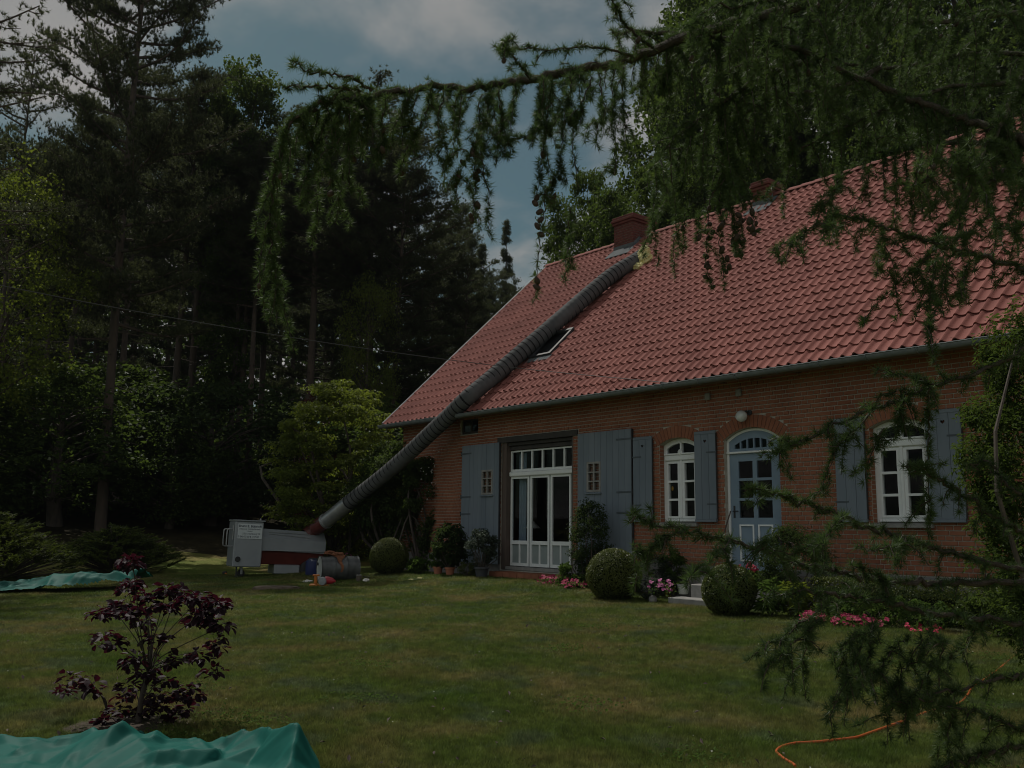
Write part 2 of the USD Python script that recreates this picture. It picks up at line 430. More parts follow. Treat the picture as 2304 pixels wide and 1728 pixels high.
leafy("red_leaf", (0.07, 0.014, 0.008), (0.15, 0.03, 0.012), 0.30, (0.30, 0.05, 0.02), 0.5, 1.0, 0.35)
look("grass_blade", {"g": ("geometry", {}), "n": ("noise_texture", {"scale": 0.8, "detail": 4.0, "roughness": 0.6}), "n2": ("noise_texture", {"scale": 9.0, "detail": 6.0, "roughness": 0.72}), "n4": ("noise_texture", {"scale": 1.9, "detail": 3.0}),
     "r": ("rgb_ramp", {"ramp": [(0.30, (0.150, 0.250, 0.038)), (0.48, (0.230, 0.295, 0.066)), (0.68, (0.41, 0.345, 0.130))]}),
     "k": ("rgb_ramp", {"ramp": [(0.30, (0.40, 0.42, 0.42)), (0.50, (0.95, 0.95, 0.95)), (0.72, (1.75, 1.75, 1.8))]}),
     "bl": ("map_range", {"range_type": "smoothstep", "from_min": 0.52, "from_max": 0.70, "to_min": 0.0, "to_max": 0.55, "clamp": True}),
     "cb": ("mix_color", {"b": (0.18, 0.25, 0.15)}), "mx": ("mix_color", {"blend_type": "multiply", "fac": 1.0, "use_clamp": False}), "h": ("hsv", {}),
     "mr": ("map_range", {"from_min": 0.0, "from_max": 1.0, "to_min": 0.6, "to_max": 1.4}),
     "p": ("principled_bsdf", {"roughness": 0.55, "specular_ior_level": 0.3}), "t": ("translucent_bsdf", {}), "m": ("mix_closure", {"fac": 0.42})},
     [("g.position", "n.vector"), ("g.position", "n2.vector"), ("g.position", "n4.vector"), ("n.fac", "r.fac"), ("n2.fac", "k.fac"), ("n4.fac", "bl.value"), ("bl.result", "cb.fac"), ("r.color", "cb.a"), ("cb.result", "mx.a"), ("k.color", "mx.b"),
      ("mx.result", "h.color"), ("g.random_per_island", "mr.value"), ("mr.result", "h.value"), ("h.color", "p.base_color"), ("h.color", "t.color"), ("p.BSDF", "m.closure1"), ("t.BSDF", "m.closure2")], "m.closure")
# glass: sunlight passes, the surroundings mirror in it
look("glass", {"f": ("fresnel", {"IOR": 1.24}), "t": ("transparent_bsdf", {"color": (0.86, 0.89, 0.88)}), "g": ("glossy_bsdf", {"color": (0.9, 0.9, 0.9), "roughness": 0.02}), "m": ("mix_closure", {})},
     [("f.fac", "m.fac"), ("t.BSDF", "m.closure1"), ("g.BSDF", "m.closure2")], "m.closure")
# coated tarpaulin with a fine woven grid
look("tarpaulin", {"g": ("geometry", {}), "n": ("noise_texture", {"scale": 3.0, "detail": 5.0}), "r": ("rgb_ramp", {"ramp": [(0.3, (0.004, 0.075, 0.062)), (0.7, (0.009, 0.115, 0.094))]}),
     "c": ("checker_texture", {"scale": 90.0}), "b": ("bump", {"strength": 0.25, "distance": 0.002}), "n2": ("noise_texture", {"scale": 11.0, "detail": 4.0}), "b2": ("bump", {"strength": 0.10, "distance": 0.02}),
     "p": ("principled_bsdf", {"roughness": 0.60, "specular_ior_level": 0.12})},
     [("g.position", "n.vector"), ("n.fac", "r.fac"), ("r.color", "p.base_color"), ("g.position", "c.vector"), ("c.fac", "b.height"), ("g.position", "n2.vector"), ("n2.fac", "b2.height"), ("b2.normal", "b.normal"), ("b.normal", "p.normal")])
# lawn: green with drier patches; forest floor takes over among the trees
look("lawn_ground", {"g": ("geometry", {}), "n": ("noise_texture", {"scale": 0.45, "detail": 5.0, "roughness": 0.6}), "n3": ("noise_texture", {"scale": 14.0, "detail": 5.0, "roughness": 0.7}),
     "r": ("rgb_ramp", {"ramp": [(0.34, (0.100, 0.145, 0.025)), (0.50, (0.150, 0.165, 0.040)), (0.64, (0.26, 0.205, 0.085))]}),
     "k": ("rgb_ramp", {"ramp": [(0.3, (0.55, 0.55, 0.55)), (0.7, (1.15, 1.15, 1.1))]}), "mx": ("mix_color", {"blend_type": "multiply", "fac": 1.0}),
     "b": ("bump", {"strength": 0.7, "distance": 0.03}), "p": ("principled_bsdf", {"roughness": 0.95, "specular_ior_level": 0.15})},
     [("g.position", "n.vector"), ("n.fac", "r.fac"), ("g.position", "n3.vector"), ("n3.fac", "k.fac"), ("r.color", "mx.a"), ("k.color", "mx.b"), ("mx.result", "p.base_color"), ("n3.fac", "b.height"), ("b.normal", "p.normal")])
plain("forest_soil", (0.020, 0.017, 0.010), (0.05, 0.042, 0.02), 1.2, 0.95, 0.6, 8.0, spec=0.1)

# ------------------------------------------------------------------ ground
def ground_sheet():
    xs = np.concatenate([np.linspace(-1500, -140, 12), np.linspace(-120, -44, 20), np.arange(-42, 8, 0.5), np.linspace(10, 60, 14), np.linspace(90, 900, 8)])
    ys = np.concatenate([np.linspace(-500, -60, 8), np.linspace(-50, -22, 10), np.arange(-20, 12, 0.5), np.linspace(14, 120, 24), np.linspace(160, 1600, 10)])
    X, Y = np.meshgrid(xs, ys, indexing="ij")
    Z = gz(X, Y)
    P = np.stack([X, Y, np.zeros_like(X)], -1)
    near = np.clip(1 - (np.hypot(X + 14, Y + 2) - 40) / 30, 0, 1)
    Z = Z + (meshkit.fbm(P * 0.35, 3, 3) - 0.5) * 0.05 * near
    Z = Z + np.clip(np.hypot(X + 20, Y) - 90, 0, 500) * 0.012
    n, k = X.shape
    i = (np.arange(n - 1)[:, None] * k + np.arange(k - 1)[None]).ravel()
    f = np.concatenate([np.stack([i, i + k, i + k + 1], 1), np.stack([i, i + k + 1, i + 1], 1)])
    return np.stack([X, Y, Z], -1).reshape(-1, 3), f
gv, gf = ground_sheet()
gc = gv[gf].mean(1)
def in_wood(c):
    x, y = c[:, 0], c[:, 1]
    edge = meshkit.noise(np.stack([x * 0.25, y * 0.25, 0 * x], -1), 5) * 3.0
    left = x < -31.5 + 0.42 * np.clip(y + 6, -14, 14) - edge
    return left | (y > 16 + edge) | (x < -60) | (y < -60) | (x > 40)
wood = in_wood(gc)
def compact(v, f):
    k = np.unique(f); m_ = np.full(len(v), -1); m_[k] = np.arange(len(k))
    return v[k], m_[f]
lawn_prim = single("lawn", compact(gv, gf[~wood]), "lawn_ground", None, None, True, kind="structure")
floor_prim = single("forest_floor", compact(gv, gf[wood]), "forest_soil", None, None, True, kind="structure")

# ------------------------------------------------------------------ brick house
house = thing("brick_house", "long red brick farmhouse with orange tiled roof and blue shutters", "house")
HX0, HX1, HW = -21.9, -2.6, 5.63
EAVE = np.array([-0.45, 4.073]); RIDGE = np.array([5.63, 9.762])
SL = RIDGE - EAVE; SLEN = float(np.linalg.norm(SL)); SU = SL / SLEN; SN = np.array([-SU[1], SU[0]])   # up-slope and outward, in (y, z)
RX0, RX1 = -22.23, -2.3

def sub(parent, name, label=None):
    x = UsdGeom.Xform.Define(stage, numbered(str(parent.GetPath()) + "/" + name))
    return tag(x.GetPrim(), label)

def seg_arch(c, a, z0, zs, rise, n=18):
    R = (a * a + rise * rise) / (2 * rise)
    t = np.linspace(-math.asin(a / R), math.asin(a / R), n)
    return Polygon([(c + a, z0)] + [(c - R * math.sin(s), zs + rise - R + R * math.cos(s)) for s in t][::1] + [(c - a, z0)]) if False else Polygon([(c - a, z0)] + [(c + R * math.sin(s), zs + rise - R + R * math.cos(s)) for s in t] + [(c + a, z0)])

WIN = [(-12.06, 0.45), (-7.53, 0.47)]
DOORC, DOORA = -10.32, 0.60
op_french = sbox(-17.54, 0.30, -15.02, 3.34)
op_up = sbox(-19.23, 3.61, -18.49, 4.01)
op_wins = [seg_arch(c, a, 1.40, 2.94, 0.12) for c, a in WIN]
op_door = seg_arch(DOORC, DOORA, 0.50, 2.93, 0.20)
openings = [op_french, op_up, op_door] + op_wins
wall_poly = sbox(HX0, -0.3, HX1, 4.30)
for o in openings:
    wall_poly = wall_poly.difference(o)
part(house, "wall", extrude_xz(wall_poly, 0.011, 0.32), "mortar")
# gable and back walls, floor and upper ceiling close the house
gable = Polygon([(0.325, -0.3), (2 * HW - 0.02, -0.3), (2 * HW - 0.02, 4.2), (HW, 9.2), (0.325, 4.2)])
gb = trimesh.creation.extrude_polygon(gable, 0.3, engine="earcut")
gbv, gbf = np.array(gb.vertices), np.array(gb.faces)
for xx in (HX0, HX1 - 0.3):
    part(house, "gable_wall", (np.stack([xx + gbv[:, 2], gbv[:, 0], gbv[:, 1]], 1), gbf), "brick")
part(house, "back_wall", box(HX0 + 0.31, HX1 - 0.31, 2 * HW - 0.35, 2 * HW - 0.03, -0.3, 4.2), "brick")
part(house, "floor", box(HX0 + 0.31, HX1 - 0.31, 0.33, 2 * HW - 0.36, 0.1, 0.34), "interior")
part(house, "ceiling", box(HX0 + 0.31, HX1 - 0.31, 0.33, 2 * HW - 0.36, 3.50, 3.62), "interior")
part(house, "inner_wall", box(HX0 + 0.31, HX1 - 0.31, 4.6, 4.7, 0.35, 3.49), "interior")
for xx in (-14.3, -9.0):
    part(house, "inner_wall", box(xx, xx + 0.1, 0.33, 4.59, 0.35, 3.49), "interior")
part(house, "plinth", extrude_xz(sbox(HX0 - 0.02, -0.3, HX1 + 0.02, 0.60).difference(op_french.buffer(0.02)).difference(sbox(DOORC - DOORA, 0.3, DOORC + DOORA, 0.7)), -0.030, 0.005), "plinth_stone")

def brick_mesh(x0, x1, z0, z1, rng, d=0.0):
    y = -0.002 + rng.uniform(-0.003, 0.003) + d
    c = 0.004
    v = np.array([[x0, 0.014, z0], [x1, 0.014, z0], [x1, 0.014, z1], [x0, 0.014, z1], [x0 + c, y, z0 + c], [x1 - c, y, z0 + c], [x1 - c, y, z1 - c], [x0 + c, y, z1 - c]])
    f = np.array([[4, 5, 6], [4, 6, 7], [0, 1, 5], [0, 5, 4], [1, 2, 6], [1, 6, 5], [2, 3, 7], [2, 7, 6], [3, 0, 4], [3, 4, 7]])
    return v, f

rng = np.random.default_rng(11)
CO, JT = 0.0765, 0.0115
arches = []
arch_bricks = []
for (c, a, zs, rise) in [(WIN[0][0], WIN[0][1], 2.94, 0.12), (WIN[1][0], WIN[1][1], 2.94, 0.12), (DOORC, DOORA, 2.93, 0.20)]:
    R = (a * a + rise * rise) / (2 * rise); zc = zs + rise - R
    half = math.asin(a / R) * 1.10
    nb = int(round(2 * half * R / 0.0775))
    ring = Polygon([(c + (R - 0.002) * math.sin(t), zc + (R - 0.002) * math.cos(t)) for t in np.linspace(-half, half, 30)] + [(c + (R + 0.245) * math.sin(t), zc + (R + 0.245) * math.cos(t)) for t in np.linspace(half, -half, 30)])
    arches.append(ring)
    for k in range(nb):
        t0 = -half + 2 * half * (k + 0.07) / nb; t1 = -half + 2 * half * (k + 0.93) / nb
        q = [(c + r * math.sin(t), zc + r * math.cos(t)) for r, t in ((R + 0.004, t0), (R + 0.004, t1), (R + 0.235, t1), (R + 0.235, t0))]
        y = -0.003 + rng.uniform(-0.002, 0.002)
        v = np.array([[x, 0.014, z] for x, z in q] + [[x, y, z] for x, z in q])
        arch_bricks.append((v, np.array([[4, 5, 6], [4, 6, 7], [0, 1, 5], [0, 5, 4], [1, 2, 6], [1, 6, 5], [2, 3, 7], [2, 7, 6], [3, 0, 4], [3, 4, 7]])))
lintel_zone = sbox(-17.70, 3.28, -14.85, 3.46)
def opening_spans(z0, z1):
    zm = 0.5 * (z0 + z1); out = []
    for o in openings + arches + [lintel_zone]:
        b = o.bounds
        if b[1] - 0.01 < zm < b[3] + 0.01:
            s = o.intersection(LineString([(-40, zm), (10, zm)]))
            for g in getattr(s, "geoms", [s]):
                if not g.is_empty:
                    out.append((g.bounds[0], g.bounds[2]))
    return sorted(out)
bricks = []
row, z = 0, 0.612
while z + 0.065 < 4.16:
    z0, z1 = z + 0.0055, z + CO - 0.0055
    stretch = row % 2 == 0
    off = {0: 0.0, 2: 0.126}.get(row % 4, 0.063)
    step = 0.252 if stretch else 0.126
    x = HX0 - off
    spans = opening_spans(z0, z1)
    while x < HX1:
        a, b = max(x + JT / 2, HX0), min(x + step - JT / 2, HX1)
        pieces = [(a, b)]
        for s0, s1 in spans:
            nxt = []
            for p, q in pieces:
                if s1 <= p or s0 >= q:
                    nxt.append((p, q)); continue
                if s0 - 0.004 > p: nxt.append((p, s0 - 0.004))
                if s1 + 0.004 < q: nxt.append((s1 + 0.004, q))
            pieces = nxt
        for p, q in pieces:
            if q - p > 0.03:
                bricks.append((p, q, z0, z1))
        x += step
    row += 1; z += CO
bm = [brick_mesh(*b, rng) for b in bricks] + arch_bricks
bc = np.array([m[0].mean(0) for m in bm])
def in_view(c, margin=0):
    d = c - EYE; dep = d @ FWD
    u = 1152 + FOC * (d @ RIGHT) / dep; w = 864 - FOC * (d @ UP) / dep
    return (u > -margin) & (u < 2304 + margin) & (w > -margin) & (w < 1728 + margin) & (dep > 0), dep
vis, dep = in_view(bc)
order = np.argsort(np.where(vis & (bc[:, 2] < 3.6), dep, 1e9))
first = set(order[:296].tolist())
for k in order[:296]:
    part(house, "brick", bm[k], "brick")
part(house, "brickwork", cat([bm[k] for k in range(len(bm)) if k not in first]), "brick", kind="stuff")

# window reveals: brick returns at the sides of the openings
for c, a in WIN:
    for s in (-1, 1):
        rows = []
        z = 1.42
        while z < 2.95:
            x0, x1 = sorted((c + s * a, c + s * (a + 0.012)))
            rows.append(box(x0 - 0.003, x1 + 0.003, 0.016, 0.128, z, z + 0.064)); z += CO
        part(house, "reveal", cat(rows), "brick", kind="stuff")

# ---- roof
part(house, "roof", cat([
    (lambda P: (np.array(P), np.array([[0, 1, 2], [0, 2, 3], [4, 6, 5], [4, 7, 6], [0, 4, 5], [0, 5, 1], [1, 5, 6], [1, 6, 2], [2, 6, 7], [2, 7, 3], [3, 7, 4], [3, 4, 0]])))(
        [[x, y, z] for dn in (-0.035, -0.16) for (x, y, z) in
         [(RX0 + 0.02, *(EAVE + SN * dn)), (RX1, *(EAVE + SN * dn)), (RX1, *(RIDGE + SN * dn * 0.9)), (RX0 + 0.02, *(RIDGE + SN * dn * 0.9))]])]), "soffit")
roof_prim = stage.GetPrimAtPath(str(house.GetPath()) + "/roof")
back = [[x, y, z] for (x, y, z) in [(RX0, RIDGE[0], RIDGE[1] + 0.02), (RX1, RIDGE[0], RIDGE[1] + 0.02), (RX1, 2 * RIDGE[0] - EAVE[0], EAVE[1]), (RX0, 2 * RIDGE[0] - EAVE[0], EAVE[1])]]
back += [[x, y, z - 0.12] for x, y, z in back]
part(house, "back_roof", (np.array(back), np.array([[0, 1, 2], [0, 2, 3], [4, 6, 5], [4, 7, 6], [0, 4, 5], [0, 5, 1], [1, 5, 6], [1, 6, 2], [2, 6, 7], [2, 7, 3], [3, 7, 4], [3, 4, 0]])), "roof_tile")
TW, TG, TLEN = 0.2035, 0.3475, 0.415
ncol = int((RX1 - RX0 - 0.03) / TW); nrow = 24
prof_t = np.array([0.0, 0.09, 0.2, 0.32, 0.42, 0.55, 0.72, 0.9, 1.0, 1.06])
prof_h = np.array([0.009, 0.031, 0.045, 0.034, 0.011, -0.001, -0.006, -0.003, 0.007, 0.017])
def tile_mesh(ci, ri, rng):
    x0 = RX0 + 0.03 + ci * TW + rng.normal() * 0.0015
    s0 = ri * TG - 0.02 + rng.normal() * 0.005
    s1 = min(s0 + TLEN, SLEN - 0.02)
    lift = 0.034 + rng.normal() * 0.003
    xs = x0 + prof_t * TW
    k = len(xs)
    def P(s, h):
        y, z = EAVE[0] + SU[0] * s + SN[0] * h, EAVE[1] + SU[1] * s + SN[1] * h
        return np.stack([xs, y * np.ones(k), z * np.ones(k)], 1)
    top0 = P(s0, lift + prof_h); top1 = P(s1, 0.004 + prof_h); bot0 = P(s0 + 0.004, lift + prof_h - 0.019)
    v = np.vstack([top0, top1, bot0])
    i = np.arange(k - 1)
    f = np.concatenate([np.stack([i, i + 1, k + i + 1], 1), np.stack([i, k + i + 1, k + i], 1), np.stack([2 * k + i, 2 * k + i + 1, i + 1], 1), np.stack([2 * k + i, i + 1, i], 1)])
    return v, f
CHX0, CHX1, CHY0, CHY1 = -18.79, -18.03, 5.20, 6.15
CH2 = float(onplane(1712, 430, (0, 1.0, 0), 5.3)[0])
rng = np.random.default_rng(5)
tiles = []
for ri in range(nrow):
    for ci in range(ncol):
        xm = RX0 + 0.03 + (ci + 0.5) * TW; s = (ri + 0.5) * TG
        if -17.72 < xm < -16.92 and 2.05 < s < 3.15:      # roof window
            continue
        if CHX0 - 0.05 < xm < CHX1 + 0.05 and s > 7.45:
            continue
        tiles.append(tile_mesh(ci, ri, rng))
tc = np.array([t[0].mean(0) for t in tiles])
vis, dep = in_view(tc)
order = np.argsort(np.where(vis, dep, 1e9))
first = set(order[:298].tolist())
for k in order[:298]:
    part(roof_prim, "tile", tiles[k], "roof_tile", smooth=35)
part(roof_prim, "tiling", cat([tiles[k] for k in range(len(tiles)) if k not in first]), "roof_tile", smooth=35, kind="stuff")
# ridge tiles
nr = int((RX1 - RX0) / 0.37)
for k in range(nr):
    x0 = RX0 + 0.01 + k * 0.37
    if x0 + 0.37 > CHX0 - 0.02 and x0 < CHX1 + 0.02:
        continue
    a = np.linspace(-1.35, 1.35, 9)
    rr0, rr1 = 0.145, 0.125
    ra = np.stack([np.full(9, x0 - 0.02), RIDGE[0] + rr0 * np.sin(a), RIDGE[1] - 0.055 + rr0 * np.cos(a)], 1)
    rb = np.stack([np.full(9, x0 + 0.40), RIDGE[0] + rr1 * np.sin(a), RIDGE[1] - 0.055 + rr1 * np.cos(a)], 1)
    rc = ra + [0.004, 0, 0]; rc[:, 1] = RIDGE[0] + (rr0 - 0.02) * np.sin(a); rc[:, 2] = RIDGE[1] - 0.055 + (rr0 - 0.02) * np.cos(a)
    i = np.arange(8)
    f = np.concatenate([np.stack([i, 9 + i, 10 + i], 1), np.stack([i, 10 + i, i + 1], 1), np.stack([18 + i, i, i + 1], 1), np.stack([18 + i, i + 1, 19 + i], 1)])
    part(house, "ridge_tile", (np.vstack([ra, rb, rc]), f), "roof_tile", smooth=40)
# verge trim on the left gable: thin grey board and flashing
def slope_bar(x0, x1, n0, n1, s0=0.0, s1=SLEN):
    P = []
    for s in (s0, s1):
        for n_ in (n0, n1):
            for x in (x0, x1):
                P.append([x, EAVE[0] + SU[0] * s + SN[0] * n_, EAVE[1] + SU[1] * s + SN[1] * n_])
    h = trimesh.convex.convex_hull(np.array(P))
    return tm(h)
part(house, "verge_trim", slope_bar(RX0 - 0.035, RX0 + 0.028, -0.17, 0.062), "zinc")
# gutter
a = np.linspace(-math.pi * 0.5, math.pi * 0.5, 13)
def gutter_strip(r, x0, x1):
    y = -0.545 + r * np.sin(a); zz = 4.035 - r * np.cos(a)
    p0 = np.stack([np.full(13, x0), y, zz], 1); p1 = np.stack([np.full(13, x1), y, zz], 1)
    i = np.arange(12)
    return np.vstack([p0, p1]), np.concatenate([np.stack([i, i + 1, 14 + i], 1), np.stack([i, 14 + i, 13 + i], 1)])
lipg = tube([(RX0 - 0.03, -0.545 - 0.083, 4.035), (RX1, -0.545 - 0.083, 4.035)], 0.008, 8)
gt = part(house, "gutter", cat([gutter_strip(0.082, RX0 - 0.03, RX1), gutter_strip(0.078, RX0 - 0.03, RX1), lipg]), "zinc", smooth=50)
for k in range(24):
    x = RX0 + 0.3 + k * 0.84
    y = -0.545 + 0.088 * np.sin(a); zz = 4.035 - 0.088 * np.cos(a)
    part(gt, "gutter_bracket", tube(np.stack([np.full(13, x), y, zz], 1), 0.008, 5), "zinc")
part(house, "soffit", box(HX0, HX1, -0.40, 0.005, 4.12, 4.15), "soffit")
for k in range(24):
    x = HX0 + 0.35 + k * 0.82
    if x < HX1 - 0.2:
        part(house, "rafter_end", box(x - 0.045, x + 0.045, -0.40, 0.0, 4.0, 4.118), "soffit")

# ---- chimney with brick courses, oversailing cap, lead skirt
rngc = np.random.default_rng(8)
def chimney(x0, x1, y0, y1, zb, zt, name):
    ch = sub(house, name)
    core = part(ch, "core", box(x0 + 0.012, x1 - 0.012, y0 + 0.012, y1 - 0.012, zb, zt - 0.005), "mortar")
    cs = []
    z = zb; r = 0
    while z < zt - 0.23:
        for (ax, p0, p1, fixed, sgn) in (("x", x0, x1, y0, -1), ("y", y0, y1, x1, 1), ("y", y0, y1, x0, -1)):
            n = max(2, int(round((p1 - p0) / 0.245))); w = (p1 - p0) / n
            off = 0 if r % 2 == 0 else -w / 2
            q = p0 + off
            while q < p1 - 0.02:
                a_, b_ = max(q + 0.006, p0), min(q + w - 0.006, p1)
                if b_ - a_ > 0.03:
                    d = rngc.uniform(-0.003, 0.003)
                    if ax == "x":
                        cs.append(box(a_, b_, fixed + d, fixed + 0.05, z + 0.006, z + 0.07))
                    else:
                        lo, hi = (fixed - 0.05, fixed + d) if sgn > 0 else (fixed - d, fixed + 0.05)
                        cs.append(box(lo, hi, a_, b_, z + 0.006, z + 0.07))
                q += w
        z += CO; r += 1
    part(ch, "brickwork", cat(cs), "chimney_brick", kind="stuff")
    for k, e in enumerate((0.035, 0.065, 0.04)):
        part(ch, "cap_course", bbox(x0 - e, x1 + e, y0 - e, y1 + e, zt - 0.235 + k * 0.0785, zt - 0.162 + k * 0.0785, 0.008), "chimney_brick")
    # lead skirt following the slope
    def at_roof(y):
        return EAVE[1] + (y - EAVE[0]) * SL[1] / SL[0]
    e = 0.055
    fr = [(x0 - 0.12, y0 - 0.32), (x1 + 0.12, y0 - 0.32), (x1 + 0.02, y0 - 0.004), (x0 - 0.02, y0 - 0.004)]
    v = [[x, y, at_roof(y) + 0.075 + 0.0 * k] for k, (x, y) in enumerate(fr)]
    v += [[x0 - 0.02, y0 - 0.008, at_roof(y0) + 0.17], [x1 + 0.02, y0 - 0.008, at_roof(y0) + 0.17]]
    part(ch, "lead_apron", (np.array(v), np.array([[0, 1, 2], [0, 2, 3], [3, 2, 5], [3, 5, 4]])), "lead")
    yr = min(RIDGE[0] - 0.14, y1)
    v = [[x1 + 0.16, y0 - 0.2, at_roof(y0 - 0.2) + 0.07], [x1 + 0.16, yr, at_roof(yr) + 0.07], [x1 + 0.01, y0 - 0.2, at_roof(y0 - 0.2) + 0.085], [x1 + 0.01, yr, at_roof(yr) + 0.085], [x1 + 0.006, y0, at_roof(y0) + 0.16], [x1 + 0.006, yr, at_roof(yr) + 0.16]]
    part(ch, "lead_flashing", (np.array(v), np.array([[0, 1, 3], [0, 3, 2], [2, 3, 5], [2, 5, 4]])), "lead")
chimney(CHX0, CHX1, CHY0, CHY1, 8.9, 10.42, "chimney")
chimney(CH2 - 0.25, CH2 + 0.22, 5.30, 5.95, 9.1, 10.15, "chimney")

# ---- roof window
rw = sub(house, "roof_window")
def on_roof(x, s, n_):
    return np.array([x, EAVE[0] + SU[0] * s + SN[0] * n_, EAVE[1] + SU[1] * s + SN[1] * n_])
def slope_box(x0, x1, s0, s1, n0, n1):
    P = [on_roof(x, s, n_) for x in (x0, x1) for s in (s0, s1) for n_ in (n0, n1)]
    v, f = box(0, 1, 0, 1, 0, 1)
    return np.array(P), f
part(rw, "frame", cat([slope_box(-17.72, -16.9, 2.05, 2.12, 0.0, 0.11), slope_box(-17.72, -16.9, 3.08, 3.17, 0.0, 0.12), slope_box(-17.72, -17.64, 2.12, 3.08, 0.0, 0.11), slope_box(-16.98, -16.9, 2.12, 3.08, 0.0, 0.11)]), "iron")
part(rw, "pane", (np.array([on_roof(-17.64, 2.12, 0.07), on_roof(-16.98, 2.12, 0.07), on_roof(-16.98, 3.08, 0.07), on_roof(-17.64, 3.08, 0.07)]), np.array([[0, 1, 2], [0, 2, 3]])), "glass")
part(rw, "blind", slope_box(-17.64, -16.98, 2.12, 3.08, 0.0, 0.02), "iron")
part(rw, "lead_apron", cat([slope_box(-17.74 + 0.1 * k, -17.65 + 0.1 * k, 1.86 + 0.01 * (k % 2), 2.05, 0.055, 0.06) for k in range(9)]), "lead")

# ---- windows
def sheet_xz(poly, y):
    out = []
    for g_ in getattr(poly, "geoms", [poly]):
        v2, f2 = trimesh.creation.triangulate_polygon(g_, engine="earcut")
        v = np.stack([v2[:, 0], np.full(len(v2), y), v2[:, 1]], 1)
        nz = np.cross(v[f2[:, 1]] - v[f2[:, 0]], v[f2[:, 2]] - v[f2[:, 0]])[:, 1]
        f2 = np.where((nz > 0)[:, None], f2[:, ::-1], f2)
        out.append((v, f2))
    return cat(out)

def glazing(win, panes, y, holder="pane"):
    for p in panes:
        part(win, holder, sheet_xz(p, y), "glass")

def casement(c, a, label=None):
    w = sub(house, "window", label)
    out = seg_arch(c, a - 0.004, 1.424, 2.936, 0.118)
    inn = seg_arch(c, a - 0.085, 1.50, 2.865, 0.10)
    panes = []
    zt0, zt1 = 2.625, 2.765
    top = inn.intersection(sbox(c - 2, zt1, c + 2, 4))
    panes += [top.intersection(sbox(c - 2, 0, c - 0.022, 5)), top.intersection(sbox(c + 0.022, 0, c + 2, 5))]
    rows = [(1.535, 1.835), (1.875, 2.19), (2.23, 2.565)]
    for x0, x1 in ((c - a + 0.125, c - 0.085), (c + 0.085, c + a - 0.125)):
        for z0, z1 in rows:
            panes.append(sbox(x0, z0, x1, z1))
    body = out
    for p in panes:
        body = body.difference(p)
    part(w, "frame", extrude_xz(body, 0.135, 0.195), "white_paint")
    sash = []
    for x0, x1 in ((c - a + 0.088, c - 0.03), (c + 0.03, c + a - 0.088)):
        s = sbox(x0, 1.50, x1, 2.60)
        for z0, z1 in rows:
            s = s.difference(sbox(x0 + 0.037 if x0 < c - 0.1 else x0 + 0.055, z0, x1 - 0.055 if x0 < c - 0.1 else x1 - 0.037, z1))
        part(w, "sash", extrude_xz(s, 0.118, 0.1345), "white_paint")
    part(w, "mullion", bbox(c - 0.028, c + 0.028, 0.105, 0.1345, 1.50, 2.625, 0.008), "white_paint")
    part(w, "mullion", bbox(c - 0.02, c + 0.02, 0.115, 0.1345, 2.83, 2.99, 0.006), "white_paint")
    part(w, "transom", cat([bbox(c - a + 0.05, c + a - 0.05, 0.095, 0.1345, zt0, zt1 - 0.035, 0.01), bbox(c - a + 0.04, c + a - 0.04, 0.080, 0.1345, zt1 - 0.034, zt1, 0.008)]), "white_paint")
    boss = trimesh.creation.icosphere(2, 1.0)
    part(w, "boss", (np.array(boss.vertices) * [0.058, 0.03, 0.065] + [c, 0.10, zt1 + 0.012], np.array(boss.faces)), "white_paint", smooth=True)
    part(w, "weather_bar", bbox(c - a + 0.06, c + a - 0.06, 0.085, 0.1345, 1.43, 1.475, 0.01), "white_paint")
    glazing(w, panes, 0.165)
    sv = bbox(c - a - 0.06, c + a + 0.06, -0.085, 0.135, 1.335, 1.42, 0.008)
    sv[0][:, 2] -= np.where(sv[0][:, 2] > 1.39, (0.135 - sv[0][:, 1]) * 0.10, 0)
    part(house, "window_sill", sv, "stone")
casement(*WIN[0]); casement(*WIN[1])
# little eaves window
w = sub(house, "window", "small dark window under the eaves")
ob = sbox(-19.22, 3.62, -18.50, 4.0)
ps = [sbox(-19.17, 3.68, -18.88, 3.95), sbox(-18.83, 3.68, -18.55, 3.95)]
bd = ob
for p in ps: bd = bd.difference(p)
part(w, "frame", extrude_xz(bd, 0.06, 0.11), "dark_wood"); glazing(w, ps, 0.085)

